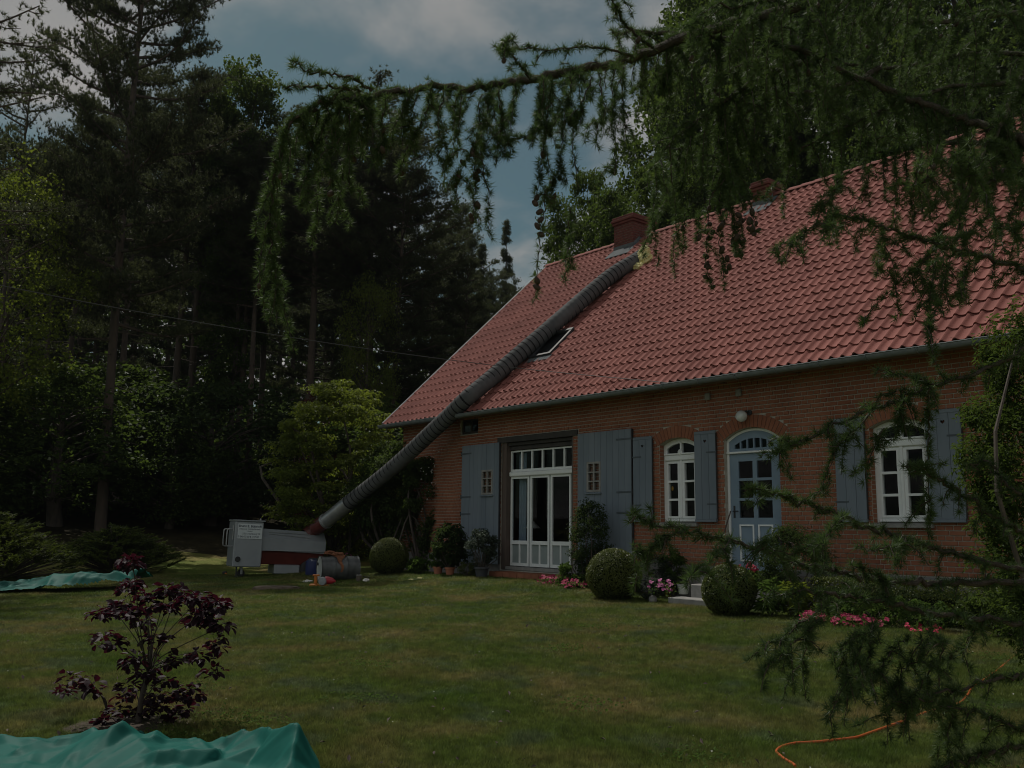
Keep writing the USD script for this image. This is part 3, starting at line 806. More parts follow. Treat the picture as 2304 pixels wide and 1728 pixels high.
# French window
fw = sub(house, "french_window", "tall white French window of three leaves with a glazed top light")
FX = [-17.36, -16.647, -15.935, -15.221]
Y0 = 0.15
panes, panels = [], []
tl = sbox(-17.36, 2.60, -15.10, 3.10)
tops = [sbox(-17.315 + 0.372 * k, 2.655, -17.315 + 0.372 * k + 0.332, 3.065) for k in range(6)]
body = tl
for p in tops: body = body.difference(p)
part(fw, "top_light", extrude_xz(body, Y0, Y0 + 0.055), "white_paint")
part(fw, "transom", cat([bbox(-17.37, -15.09, Y0 - 0.05, Y0 + 0.055, 2.485, 2.60, 0.02)]), "white_paint")
for k in range(3):
    x0, x1 = FX[k] + 0.012, FX[k + 1] - 0.03
    lf = sub(fw, "leaf")
    fr = sbox(x0, 0.40, x1, 2.48)
    gl = sbox(x0 + 0.055, 0.985, x1 - 0.055, 2.43)
    pa = [sbox(x0 + 0.055, 0.47, (x0 + x1) / 2 - 0.017, 0.90), sbox((x0 + x1) / 2 + 0.017, 0.47, x1 - 0.055, 0.90)]
    bb = fr.difference(gl)
    for p in pa: bb = bb.difference(p)
    part(lf, "frame", extrude_xz(bb, Y0 - 0.005, Y0 + 0.045), "white_paint")
    part(lf, "pane", sheet_xz(gl, Y0 + 0.02), "glass")
    for p in pa:
        part(lf, "panel", extrude_xz(p, Y0 + 0.022, Y0 + 0.032), "grey_panel")
    part(fw, "post", bbox(x1 + 0.004, x1 + 0.034, Y0 + 0.01, Y0 + 0.06, 0.40, 2.48, 0.004), "grey_panel")
glazing(fw, tops, Y0 + 0.025)
part(house, "door_post", bbox(-17.535, -17.37, 0.02, 0.22, 0.31, 3.30, 0.01), "brown_wood")
part(house, "door_post", bbox(-15.09, -15.025, 0.02, 0.22, 0.31, 3.30, 0.01), "brown_wood")
part(house, "lintel", cat([box(-17.68, -14.87, -0.02, 0.25, 3.30, 3.43), bbox(-17.36, -15.1, 0.06, 0.25, 3.215, 3.295, 0.01), bbox(-17.36, -15.1, 0.11, 0.25, 3.11, 3.21, 0.01)]), "dark_wood")
part(house, "threshold", cat([bbox(-17.36, -15.10, 0.0, 0.25, 0.305, 0.385, 0.01)]), "stone")
for k in range(11):
    x0 = -17.44 + k * 0.252
    part(house, "threshold_brick", bbox(x0 + 0.005, x0 + 0.247, -0.42 + 0.004 * (k % 3), -0.035, 0.08, 0.275 + 0.003 * ((k * 7) % 4), 0.012), "brick")

# door
dr = sub(house, "front_door", "blue front door with six panes under an arched fanlight")
out = seg_arch(DOORC, DOORA - 0.004, 0.53, 2.925, 0.197)
inn = seg_arch(DOORC, DOORA - 0.050, 0.53, 2.895, 0.185)
part(dr, "white_frame", extrude_xz(out.difference(inn), 0.085, 0.16), "white_paint")
fan = inn.intersection(sbox(-20, 2.715, 0, 4))
lights = []
for k in range(6):
    x0 = DOORC - 0.43 + k * 0.147
    lights.append(seg_arch(DOORC, DOORA - 0.12, 0.5, 2.80, 0.145).intersection(sbox(x0, 2.765, x0 + 0.118, 4)))
fb = fan
for p in lights: fb = fb.difference(p)
part(dr, "fanlight", extrude_xz(fb, 0.10, 0.15), "blue_door")
glazing(dr, lights, 0.125)
part(dr, "transom", bbox(DOORC - DOORA, DOORC + DOORA, 0.06, 0.155, 2.675, 2.712, 0.008), "white_paint")
leaf = sbox(DOORC - DOORA + 0.054, 0.56, DOORC + DOORA - 0.054, 2.67)
pn = [sbox(x0, z0, x1, z1) for x0, x1 in ((DOORC - 0.36, DOORC - 0.045), (DOORC + 0.045, DOORC + 0.36)) for z0, z1 in ((1.50, 1.81), (1.86, 2.17), (2.22, 2.53))]
pl_ = [sbox(x0, 0.72, x1, 1.38) for x0, x1 in ((DOORC - 0.36, DOORC - 0.045), (DOORC + 0.045, DOORC + 0.36))]
lb = leaf
for p in pn + pl_: lb = lb.difference(p)
part(dr, "leaf", extrude_xz(lb, 0.105, 0.15), "blue_door")
glazing(dr, pn, 0.125)
for p in pl_:
    part(dr, "panel_moulding", extrude_xz(p.difference(p.buffer(-0.028, join_style=2)), 0.092, 0.14), "white_paint")
    part(dr, "panel", extrude_xz(p.buffer(-0.030, join_style=2), 0.112, 0.135), "blue_door")
part(dr, "handle", cat([tube([(DOORC - 0.47, 0.10, 1.62), (DOORC - 0.47, 0.055, 1.62), (DOORC - 0.35, 0.05, 1.62)], 0.011, 8), bbox(DOORC - 0.49, DOORC - 0.45, 0.097, 0.104, 1.5, 1.72, 0.002)]), "iron")

# shutters
def heart(cx, cz, s):
    t = np.linspace(0, 2 * np.pi, 24, endpoint=False)
    return Polygon(np.stack([cx + s * 16 * np.sin(t) ** 3 / 16, cz + s * (13 * np.cos(t) - 5 * np.cos(2 * t) - 2 * np.cos(3 * t) - np.cos(4 * t)) / 16], 1))
rngs = np.random.default_rng(21)
def shutter(x0, x1, z0, z1, planks, hinge_right, label, hrt=True):
    s = sub(house, "shutter", label)
    w = (x1 - x0) / planks
    ht = heart((x0 + x1) / 2, z1 - 0.19, 0.036)
    for k in range(planks):
        p = sbox(x0 + k * w + (0.003 if k else 0), z0 + 0.055, x0 + (k + 1) * w - 0.003, z1 - 0.06)
        if hrt: p = p.difference(ht)
        d = rngs.uniform(-0.002, 0.002)
        part(s, "plank", extrude_xz(p, -0.062 + d, -0.036), "blue_paint")
    part(s, "top_rail", bbox(x0 - 0.002, x1 + 0.002, -0.066, -0.034, z1 - 0.058, z1, 0.004), "blue_paint")
    part(s, "drip_ledge", bbox(x0 - 0.004, x1 + 0.004, -0.080, -0.034, z0, z0 + 0.053, 0.006), "blue_paint")
    for z in (z0 + 0.32, z1 - 0.42):
        xa, xb = ((x1 - 0.22, x1 + 0.02) if hinge_right else (x0 - 0.02, x0 + 0.22))
        part(s, "strap_hinge", bbox(xa, xb, -0.067, -0.0625, z, z + 0.028, 0.002), "hinge_paint")
    xh = x1 + 0.012 if hinge_right else x0 - 0.012
    part(s, "side_edge", bbox(x1 - 0.001, x1 + 0.012, -0.060, -0.03, z0 + 0.06, z1 - 0.05, 0.003), "iron")
    part(s, "catch", cat([tube([(xh, -0.01, z0 - 0.02), (xh, -0.085, z0 - 0.02), (xh, -0.085, z0 + 0.07)], 0.006, 6)]), "iron")
    return s
shutter(-13.17, -12.66, 1.42, 3.13, 3, False, "left blue board shutter of the window beside the door")
shutter(-11.57, -11.07, 1.42, 3.13, 3, True, "right blue board shutter of the window beside the door")
shutter(-8.59, -8.06, 1.42, 3.13, 3, False, "left blue board shutter of the nearest window")
shutter(-7.03, -6.48, 1.42, 3.13, 3, True, "right blue board shutter of the nearest window")

def barn_shutter(x0, x1, z0, z1, wx0, wx1, wz0, wz1, planks, hinge_right, label):
    s = sub(house, "barn_shutter", label)
    hole = sbox(wx0, wz0, wx1, wz1)
    w = (x1 - x0) / planks
    for k in range(planks):
        p = sbox(x0 + k * w + 0.003, z0, x0 + (k + 1) * w - 0.003, z1).difference(hole)
        d = rngs.uniform(-0.003, 0.003)
        part(s, "plank", extrude_xz(p, -0.075 + d, -0.045), "blue_paint")
    part(s, "backing", extrude_xz(sbox(x0 + 0.01, z0 + 0.01, x1 - 0.01, z1 - 0.01).difference(hole), -0.044, -0.025), "blue_paint")
    fr = sbox(wx0 - 0.03, wz0 - 0.03, wx1 + 0.03, wz1 + 0.03)
    pw, ph = (wx1 - wx0) / 2, (wz1 - wz0) / 3
    gl = [sbox(wx0 + pw * i + 0.018, wz0 + ph * j + 0.014, wx0 + pw * (i + 1) - 0.018, wz0 + ph * (j + 1) - 0.014) for i in range(2) for j in range(3)]
    for p in gl: fr = fr.difference(p)
    part(s, "small_window", extrude_xz(fr, -0.084, -0.03), "stone")
    for p in gl: part(s, "pane", sheet_xz(p, -0.05), "glass")
    part(s, "window_ledge", bbox(wx0 - 0.06, wx1 + 0.06, -0.11, -0.072, wz0 - 0.075, wz0 - 0.045, 0.004), "blue_paint")
    for z in (z0 + 0.17, z0 + 0.62 + 0.55, z0 + 0.62 + 0.55 + 0.42, z1 - 0.22):
        xa, xb = ((x1 - 0.42, x1 + 0.02) if hinge_right else (x0 - 0.02, x0 + 0.40))
        part(s, "strap_hinge", bbox(xa, xb, -0.083, -0.0785, z, z + 0.035, 0.002), "hinge_paint")
        part(s, "hinge_pin", tube([((xb if hinge_right else xa), -0.07, z - 0.03), ((xb if hinge_right else xa), -0.07, z + 0.07)], 0.014, 8), "iron")
    part(s, "side_edge", bbox(x1 - 0.001 if hinge_right else x1, x1 + 0.014, -0.07, -0.02, z0, z1, 0.003), "iron")
barn_shutter(-19.04, -17.54, 0.42, 3.31, -18.18, -17.80, 2.10, 2.64, 9, False, "left barn shutter beside the French window, with a small six-pane opening")
barn_shutter(-14.80, -13.21, 0.42, 3.32, -14.48, -14.12, 2.08, 2.66, 9, True, "right barn shutter beside the French window, with a small six-pane opening")

# steps, lamps
for k, (x0, y0, zt, zb) in enumerate(((-11.09, -0.55, 0.525, -0.2), (-11.0, -0.93, 0.325, -0.2), (-11.21, -1.30, 0.10, -0.2))):
    y1 = (-0.032, -0.552, -0.932)[k]
    part(house, "step", bbox(x0, -9.2 + 0.1 * k, y0, y1, zb, zt, 0.014), "stone", label=("top", "middle", "bottom")[k] + " stone step before the front door")
sph = trimesh.creation.icosphere(3, 0.105)
wl = sub(house, "wall_lamp", "white globe lamp above the front door")
part(wl, "globe", (np.array(sph.vertices) + [-10.40, -0.14, 3.33], np.array(sph.faces)), "lamp_globe", smooth=True)
part(wl, "bracket", cat([tube([(-10.32, 0.0, 3.40), (-10.34, -0.06, 3.42), (-10.38, -0.12, 3.40)], 0.02, 8), moved(lathe([(0.0, -0.012), (0.05, -0.012), (0.05, 0.012), (0.0, 0.012)], 14), (-10.31, -0.012, 3.40), rotx(math.pi / 2))]), "iron", smooth=40)
for x in (-11.25, -10.53):
    part(house, "junction_box", bbox(x - 0.06, x + 0.06, -0.06, -0.006, 3.72, 3.86, 0.015), "stone")

# things seen through the panes
cu = thing("curtain", "blue grey curtain hanging inside the left leaf of the French window", "curtain")
xs_ = np.linspace(-17.25, -16.98, 28)
cvv = np.array([[x, 0.33 + 0.03 * math.sin((x + 17.25) * 70), z] for z in (0.45, 3.05) for x in xs_]); i = np.arange(27)
part(cu, "cloth", (cvv, np.concatenate([np.stack([i, i + 1, 29 + i], 1), np.stack([i, 29 + i, 28 + i], 1)])), "curtain", True)
lp_ = onplane(1197, 1178, (0, 1.0, 0), 0.52)
tl_ = thing("table_lamp", "lamp with a pale conical shade standing behind the French window", "lamp", (lp_[0], lp_[1], 0.34))
zt_ = lp_[2] - 0.34
part(tl_, "shade", lathe([(0.03, zt_ + 0.07), (0.21, zt_ - 0.11), (0.205, zt_ - 0.11), (0.026, zt_ + 0.07)], 24), "lamp_cloth", 50)
part(tl_, "stem", lathe([(0, 0.47), (0.09, 0.47), (0.09, 0.49), (0.015, 0.50), (0.015, zt_ - 0.02)], 12), "dark_wood", 40)
tb_ = thing("side_table", "small pale table under the lamp behind the French window", "table", (lp_[0] + 0.15, lp_[1] + 0.10, 0.34))
part(tb_, "table_top", bbox(-0.35, 0.45, -0.25, 0.3, 0.42, 0.455, 0.006), "stone")
for x in (-0.30, 0.40):
    for y in (-0.20, 0.25):
        part(tb_, "leg", box(x - 0.02, x + 0.02, y - 0.02, y + 0.02, 0, 0.42), "brown_wood")
op_ = onplane(1513, 1099, (0, 1.0, 0), 0.22)
wo = trimesh.creation.icosphere(2, 0.035)
single("window_ornament", (np.array(wo.vertices) * [1, 0.5, 1.4] + op_, np.array(wo.faces)), "rosehip", "small yellow ornament hanging in a left pane of the window beside the door", "ornament", True)
s0_, s1_ = onplane(1644, 1150, (0, 1.0, 0), -0.05), onplane(1622, 1222, (0, 1.0, 0), -0.22)
s2_ = s1_ + (s1_ - s0_) * 0.75
single("wooden_stick", tube([s0_, s1_, s2_], 0.012, 7), "brown_wood", "thin wooden stick leaning against the frame of the blue door", "stick")

# ------------------------------------------------------------------ suction machine, hose, drum and small things
RH = np.array([math.cos(YAW), math.sin(YAW), 0.0]); FH = np.array([-math.sin(YAW), math.cos(YAW), 0.0])
def heading(deg):
    return math.cos(math.radians(deg)) * RH + math.sin(math.radians(deg)) * FH
MX = heading(29.0); MROT = math.degrees(math.atan2(MX[1], MX[0]))
MO = onground(520, 1300)
mach = thing("suction_machine", "grey suction machine with white sign on its cabinet and dark red hopper", "machine", MO, MROT)
tilt = roty(math.radians(1.6))
def mp(name, mesh, mat, smooth=False, parent=None, label=None):
    return part(parent or mach, name, moved(mesh, (0, 0, 0.03), tilt), mat, smooth, label)
cabn = mp("cabinet", bbox(0, 0.75, 0.0, 0.72, 0.25, 1.44, 0.025), "machine_grey")
mp("cabinet_lid", cat([bbox(-0.015, 0.79, -0.02, 0.74, 1.44, 1.475, 0.012)]), "machine_grey")
mp("lid_catch", cat([bbox(0.66, 0.70, 0.10, 0.16, 1.475, 1.53, 0.01)]), "steel")
sg = mp("sign", bbox(0.075, 0.715, -0.008, -0.001, 0.985, 1.375, 0.002), "sign_white")
def lettering(text, x0, x1, z, h, parent, bold=False):
    t = meshkit.text_mesh(text, h, 0.002, bold)
    v, f = tm(t)
    wd = v[:, 0].max() - v[:, 0].min()
    v = v - [v[:, 0].min(), 0, 0]
    v = v * [(x1 - x0) / wd, 1, 1]
    v = np.stack([x0 + v[:, 0], -0.0085 - v[:, 2], z + v[:, 1]], 1)
    part(parent, "lettering", moved((v, f), (0, 0, 0.03), tilt), "sign_ink")
lettering("Bruno E. Bojanski", 0.095, 0.695, 1.288, 0.058, sg, True)
lettering("Heizung · Isoliertechnik", 0.115, 0.665, 1.222, 0.038, sg)
lettering("GmbH", 0.33, 0.45, 1.170, 0.028, sg)
lettering("2354 Hamberg 90", 0.20, 0.66, 1.098, 0.040, sg)
lettering("☎ 040 73 02 8 + 57 02".replace("☎", "T"), 0.09, 0.63, 1.018, 0.044, sg, True)
mp("knob", moved(lathe([(0, -0.03), (0.055, -0.03), (0.07, -0.012), (0.07, 0.0)], 18), (0.13, -0.0, 0.45), rotx(math.pi / 2) @ rotx(math.pi)), "rubber", 40)
for y in (0.12, 0.52):
    mp("handle", tube(catmull([(-0.005, y, 1.22), (-0.14, y, 1.22), (-0.17, y, 1.16), (-0.17, y, 0.85), (-0.14, y, 0.78), (-0.005, y, 0.78)], 5), 0.016, 8), "steel", 50)
mp("side_rail", tube([(-0.03, 0.05, 1.33), (-0.03, 0.05, 0.95)], 0.014, 6), "steel")
prof = [(0.10, 0.70), (0.08, 1.02), (0.33, 1.27), (0.60, 1.27), (0.86, 1.02), (0.84, 0.70)]
def prism(pr, x0, x1, shrink=0.0):
    pts = np.array([[x, y, z - (shrink * 0.06 if x == x1 else 0)] for x in (x0, x1) for y, z in pr])
    return tm(trimesh.convex.convex_hull(pts))
mp("hood", prism(prof, 0.752, 2.52, 1.0), "machine_grey")
mp("hood_seam", cat([tube([(0.95, 0.23, 1.185), (2.1, 0.23, 1.15)], 0.008, 5), tube([(0.95, 0.19, 1.14), (2.1, 0.13, 1.055)], 0.008, 5)]), "steel")
mp("hopper", prism([(0.12, 0.70), (0.20, 0.33), (0.74, 0.33), (0.82, 0.70)], 0.755, 2.48), "machine_red")
mp("hood_edge", cat([bbox(0.76, 2.50, 0.075, 0.10, 0.685, 0.715, 0.004)]), "machine_grey")
mp("chassis", bbox(1.15, 1.85, 0.15, 0.8, 0.08, 0.325, 0.02), "machine_grey")
wheel_pr = [(0.06, -0.055), (0.17, -0.055), (0.205, -0.03), (0.21, 0), (0.205, 0.03), (0.17, 0.055), (0.06, 0.055), (0.06, -0.055)]
for y in (0.10, 0.84):
    wh = sub(mach, "wheel")
    part(wh, "tyre", moved(lathe(wheel_pr, 22), (2.05, y, 0.21), rotx(math.pi / 2)), "rubber", 40)
    part(wh, "rim", moved(lathe([(0.0, -0.03), (0.062, -0.04), (0.062, 0.04), (0.0, 0.03)], 16), (2.05, y, 0.21), rotx(math.pi / 2)), "machine_grey", 40)
part(mach, "axle", tube([(2.05, 0.06, 0.21), (2.05, 0.88, 0.21)], 0.03, 8), "iron")
cst = sub(mach, "caster")
part(cst, "tyre", moved(lathe([(0.02, -0.04), (0.085, -0.04), (0.10, -0.02), (0.10, 0.02), (0.085, 0.04), (0.02, 0.04), (0.02, -0.04)], 18), (0.30, 0.25, 0.10), rotx(math.pi / 2) ), "rubber", 40)
part(cst, "fork", cat([box(0.27, 0.33, 0.185, 0.20, 0.08, 0.28), box(0.27, 0.33, 0.30, 0.315, 0.08, 0.28), box(0.25, 0.35, 0.18, 0.32, 0.265, 0.285)]), "steel")
part(mach, "stand_leg", cat([tube([(0.14, 0.08, 0.30), (0.14, 0.08, 0.03)], 0.018, 8), box(0.09, 0.19, 0.03, 0.13, 0.0, 0.03)]), "iron")
part(mach, "outlet_collar", moved(moved(lathe([(0.22, 0), (0.22, 0.12), (0.235, 0.14), (0.235, 0.17), (0.205, 0.19)], 28), (0, 0, 0), roty(math.radians(52))), (2.12, 0.47, 1.08)), "machine_red", 40)

# hose lying up the roof to the chimney
RN = np.array([0, SN[0], SN[1]]); RP0 = np.array([0, EAVE[0], EAVE[1]])
def on_tiles(px, py, off):
    return onplane(px, py, RN, float(np.dot(RN, RP0)) + off)
c0 = np.array([*(rotz(math.radians(MROT)) @ np.array([2.20, 0.47, 1.24]))]) + MO
d_m = float((c0 - EYE) @ FWD)
top_pts = [on_tiles(x, y, 0.275) for x, y in ((1052, 895), (1110, 846), (1168, 797), (1227, 747), (1302, 683), (1378, 618))]
d_e = float((top_pts[0] - EYE) @ FWD)
low = [(710, 1188), (742, 1166), (796, 1122), (865, 1067), (926, 1014), (968, 976), (1010, 937)]
lowp = []
for k, (x, y) in enumerate(low):
    t = (x - 700) / (1052 - 700)
    lowp.append(atd(x, y, d_m * (1 - t) + d_e * t))
endp = [on_tiles(1425, 588, 0.17), on_tiles(1446, 574, 0.02)]
hp = catmull(np.array(lowp + top_pts + endp), 10)
seg = np.linalg.norm(np.diff(hp, axis=0), axis=1); cum = np.concatenate([[0], np.cumsum(seg)])
def along(s):
    return np.stack([np.interp(s, cum, hp[:, k]) for k in range(3)], -1)
HL = cum[-1]
def hrad(s):
    return np.interp(s, [0, HL * 0.2, HL * 0.8, HL], [0.190, 0.190, 0.205, 0.19])
hose = thing("suction_hose", "thick grey spiral hose running from the machine up over the roof", "hose")
s_sil = 1.15
ss = np.linspace(-0.0, 0.42, 6)
part(hose, "red_sleeve", tube(along(ss), 0.212, 26), "machine_red", 50, label="dark red sleeve at the lower end of the hose")
ss = np.linspace(0.36, 1.42, 14)
part(hose, "metal_sleeve", tube(along(ss), 0.205, 26), "steel", 50, label="bare metal sleeve at the lower end of the hose")
part(hose, "clamp_band", tube(along(np.array([0.40, 0.43, 0.46])), 0.222, 26), "steel", 50)
pitch = 0.152
ss = np.arange(1.30, HL - 0.02, pitch / 5)
rr = hrad(ss) * (1.0 + 0.045 * np.sin(np.mod(ss - 1.30, pitch) / pitch * math.pi))
cen = along(ss)
cen = cen + np.stack([0.012 * np.sin(ss * 2.1), 0 * ss, 0.012 * np.sin(ss * 1.3 + 1)], 1)
part(hose, "hose_skin", tube(cen, rr, 26), "hose_rubber", 50)
k = 0
s = 1.30
while s < HL - 0.1:
    q = along(np.array([s - 0.012, s, s + 0.012]))
    part(hose, "wire_ring", tube(q, float(hrad(s)) + 0.007, 24, cap=False), "hose_wire", 50)
    s += pitch
# foam packed round the hose end
rng = np.random.default_rng(3)
def lump(c, r, seed, amp=0.35, sub_=3, f=2.2):
    m_ = trimesh.creation.icosphere(sub_, 1.0)
    v = np.array(m_.vertices)
    d = 1 + amp * (meshkit.fbm(v * f + seed * 7.3, 4, seed) - 0.5) * 2
    return v * d[:, None] * np.asarray(r) + np.asarray(c), np.array(m_.faces)
pf = on_tiles(1452, 582, 0.13)
single("foam_pad", cat([lump(pf, (0.24, 0.10, 0.17), 1, 0.6), lump(pf + [-0.22, -0.12, -0.22], (0.24, 0.12, 0.12), 2, 0.6), lump(pf + [-0.05, 0.02, 0.2], (0.2, 0.1, 0.16), 4, 0.6)]), "yellow_foam", "torn pale yellow foam padding at the upper end of the hose beside the chimney", "foam padding", True)

# steel drum
dc = onground(760, 1307)
DX = heading(25.0); DROT = math.degrees(math.atan2(DX[1], DX[0]))
drum = thing("steel_drum", "dented grey steel drum lying on its side in front of the machine", "drum", dc, DROT)
pr = []
L = 0.94
for t in np.linspace(0, 1, 41):
    r = 0.285
    for c in (0.34, 0.66):
        r += 0.016 * math.exp(-((t - c) / 0.018) ** 2)
    if t < 0.02 or t > 0.98: r += 0.014
    pr.append((r, -L / 2 + L * t))
dv, df = lathe(pr, 40)
def lay(v):
    return np.stack([v[:, 2], v[:, 0], v[:, 1] + 0.30], 1)
ang = np.arctan2(dv[:, 1], dv[:, 0])
dent = 0.022 * (meshkit.fbm(dv * 4.0, 3, 9) - 0.5) * 2 * (np.abs(dv[:, 2]) < 0.42)
dv = dv * np.stack([1 + dent / 0.29, 1 + dent / 0.29, np.ones(len(dv))], 1)
part(drum, "shell", (lay(dv), df[:, ::-1]), "drum_steel", 40)
for s_, nm, mt in ((-1, "lid", "drum_lid"), (1, "base", "drum_steel")):
    lv, lf = lathe([(0.0, s_ * (L / 2 - 0.022)), (0.25, s_ * (L / 2 - 0.022)), (0.262, s_ * (L / 2 - 0.014)), (0.272, s_ * (L / 2 - 0.022)), (0.287, s_ * (L / 2 - 0.022))], 40)
    part(drum, nm, (lay(lv), lf), mt, 40)
bv, bf = lathe([(0, -L / 2 - 0.004), (0.035, -L / 2 - 0.004), (0.035, -L / 2 + 0.02)], 14)
part(drum, "bung", (lay(bv) + [0, 0.16, 0.10], bf), "iron")
# strap / rag over the drum
R3 = rotz(math.radians(DROT))
def dl(p):
    return (R3 @ np.asarray(p).T).T + dc
rp = []
for a_ in np.linspace(-0.2, 1.9, 14):
    rp.append([0.0 + 0.03 * math.sin(a_ * 5), -0.30 * math.sin(a_), 0.30 + 0.302 * math.cos(a_)])
rag = thing("rag", "rusty brown rag draped over the steel drum", "rag")
rv = []
wdt = np.interp(np.linspace(0, 1, 14), [0, 0.25, 0.5, 1], [0.20, 0.14, 0.05, 0.02])
for (x, y, z), w_ in zip(rp, wdt):
    rv += [[x - w_, y, z + 0.01], [x + w_, y, z + 0.012]]
rv = np.array(rv); rv[:, 2] += 0.012 * rng.normal(size=len(rv)); i = np.arange(13) * 2
part(rag, "strip", (dl(rv), np.concatenate([np.stack([i, i + 1, i + 3], 1), np.stack([i, i + 3, i + 2], 1)])), "rust_rag")
part(rag, "bunched_cloth", cat([lump(dl(np.array([[-0.02, 0.02, 0.63]]))[0], (0.10, 0.17, 0.05), 5, 0.6), lump(dl(np.array([[-0.2, 0.14, 0.66]]))[0], (0.08, 0.14, 0.05), 6, 0.6)]), "rust_rag", True)
# blue barrel behind
bb = onground(699, 1297) + FH * 0.25
bar = thing("blue_barrel", "small dark blue plastic barrel half hidden behind the steel drum", "barrel", grd(bb))
part(bar, "body", lathe([(0, 0), (0.17, 0.0), (0.19, 0.03), (0.20, 0.2), (0.19, 0.36), (0.15, 0.40), (0.10, 0.41), (0, 0.41)], 24), "blue_plastic", 40)
part(bar, "lid", lathe([(0.11, 0.40), (0.12, 0.44), (0.0, 0.445)], 20), "dark_pot", 40)

# orange hand tool
tp = onground(716, 1321)
tool = thing("orange_hand_tool", "orange and red hand tool lying on the lawn in front of the drum", "tool", tp, math.degrees(YAW))
part(tool, "base", bbox(-0.20, 0.0, -0.06, 0.08, 0.0, 0.07, 0.02), "orange_plastic")
part(tool, "handle", cat([bbox(-0.10, -0.03, -0.03, 0.03, 0.06, 0.27, 0.015), bbox(-0.13, 0.02, -0.04, 0.04, 0.24, 0.28, 0.012)]), "orange_plastic")
part(tool, "motor", moved(lathe([(0, -0.08), (0.08, -0.07), (0.10, 0), (0.08, 0.07), (0, 0.08)], 18), (0.10, -0.03, 0.13), rotx(math.pi / 2)), "machine_grey", 40)
part(tool, "shield", bbox(0.02, 0.24, -0.07, 0.05, 0.0, 0.06, 0.02), "orange_plastic")
part(tool, "nozzle", moved(lathe([(0, 0), (0.075, 0.0), (0.085, 0.06), (0.07, 0.16), (0.02, 0.24), (0, 0.25)], 18), (0.14, 0.02, 0.16), roty(math.radians(97))), "red_plastic", 40)
part(tool, "cable", tube(catmull([(0.32, 0.0, 0.10), (0.45, -0.06, 0.02), (0.62, -0.10, 0.015), (0.85, -0.22, 0.012)], 6), 0.008, 6), "rubber")
p = onground(694, 1311)
single("white_rag", lump(p + [0, 0, 0.02], (0.10, 0.13, 0.045), 12, 0.5), "white_cloth", "small crumpled white rag on the grass left of the drum", "rag", True)
p = onground(807, 1310)
can = thing("paint_can", "small brown can standing at the right end of the steel drum", "can", p)
part(can, "body", lathe([(0, 0), (0.065, 0), (0.065, 0.15), (0.06, 0.155)], 18), "bark", 40)
part(can, "rim", lathe([(0.06, 0.15), (0.07, 0.155), (0.07, 0.17), (0.055, 0.165)], 18), "stone", 40)
p = onground(824, 1311)
single("white_bundle", lump(p + [0, 0, 0.05], (0.06, 0.08, 0.05), 14, 0.4), "white_cloth", "small white bundle on the grass beside the brown can", "bundle", True)
p = onground(822, 1303)
single("dark_tool_bar", tube([p + [0, 0, 0.06] - RH * 0.06, p + [0, 0, 0.04] + RH * 0.12], 0.014, 6), "iron", "short dark iron bar behind the white bundle", "bar")
p = onground(622, 1328)
def slab(p, L_, W_, H_, seed):
    m_ = trimesh.creation.icosphere(4, 1.0)
    v = np.array(m_.vertices)
    v = np.sign(v) * np.abs(v) ** 0.55
    n_ = meshkit.fbm(v * 2.6 + seed, 4, seed) - 0.5
    v = v * (1 + 0.35 * n_[:, None])
    q = v[:, :1] * RH * L_ + v[:, 1:2] * FH * W_ + v[:, 2:] * np.array([0, 0, H_])
    return q + p + [0, 0, H_ * 0.6], np.array(m_.faces)
brk = thing("bark_slab", "flat weathered slab of bark lying on the lawn before the machine", "wood")
part(brk, "slab", slab(p, 0.50, 0.16, 0.06, 3), "slab_bark", True)
part(brk, "bare_wood", slab(p + RH * -0.1 + [0, 0, 0.055], 0.26, 0.07, 0.018, 5), "brown_wood", True)
for k, (x, y) in enumerate(((927, 1306), (946, 1303))):
    p = onground(x, y)
    single("foam_scrap", lump(p + [0, 0, 0.015], (0.07, 0.09, 0.02), 30 + k, 0.6), "yellow_foam", ("larger flat yellow foam scrap on the grass, nearer the box ball", "smaller yellow foam scrap on the grass, nearer the flower pots")[k], "scrap", True)
p = onground(505, 1292)
hk = thing("tow_hitch", "small black tow hitch lying on the grass left of the machine", "hitch", p, math.degrees(YAW))
part(hk, "body", bbox(-0.06, 0.07, -0.04, 0.04, 0.0, 0.08, 0.02), "iron")
part(hk, "orange_cap", bbox(0.02, 0.08, -0.05, -0.02, 0.0, 0.04, 0.01), "orange_plastic")

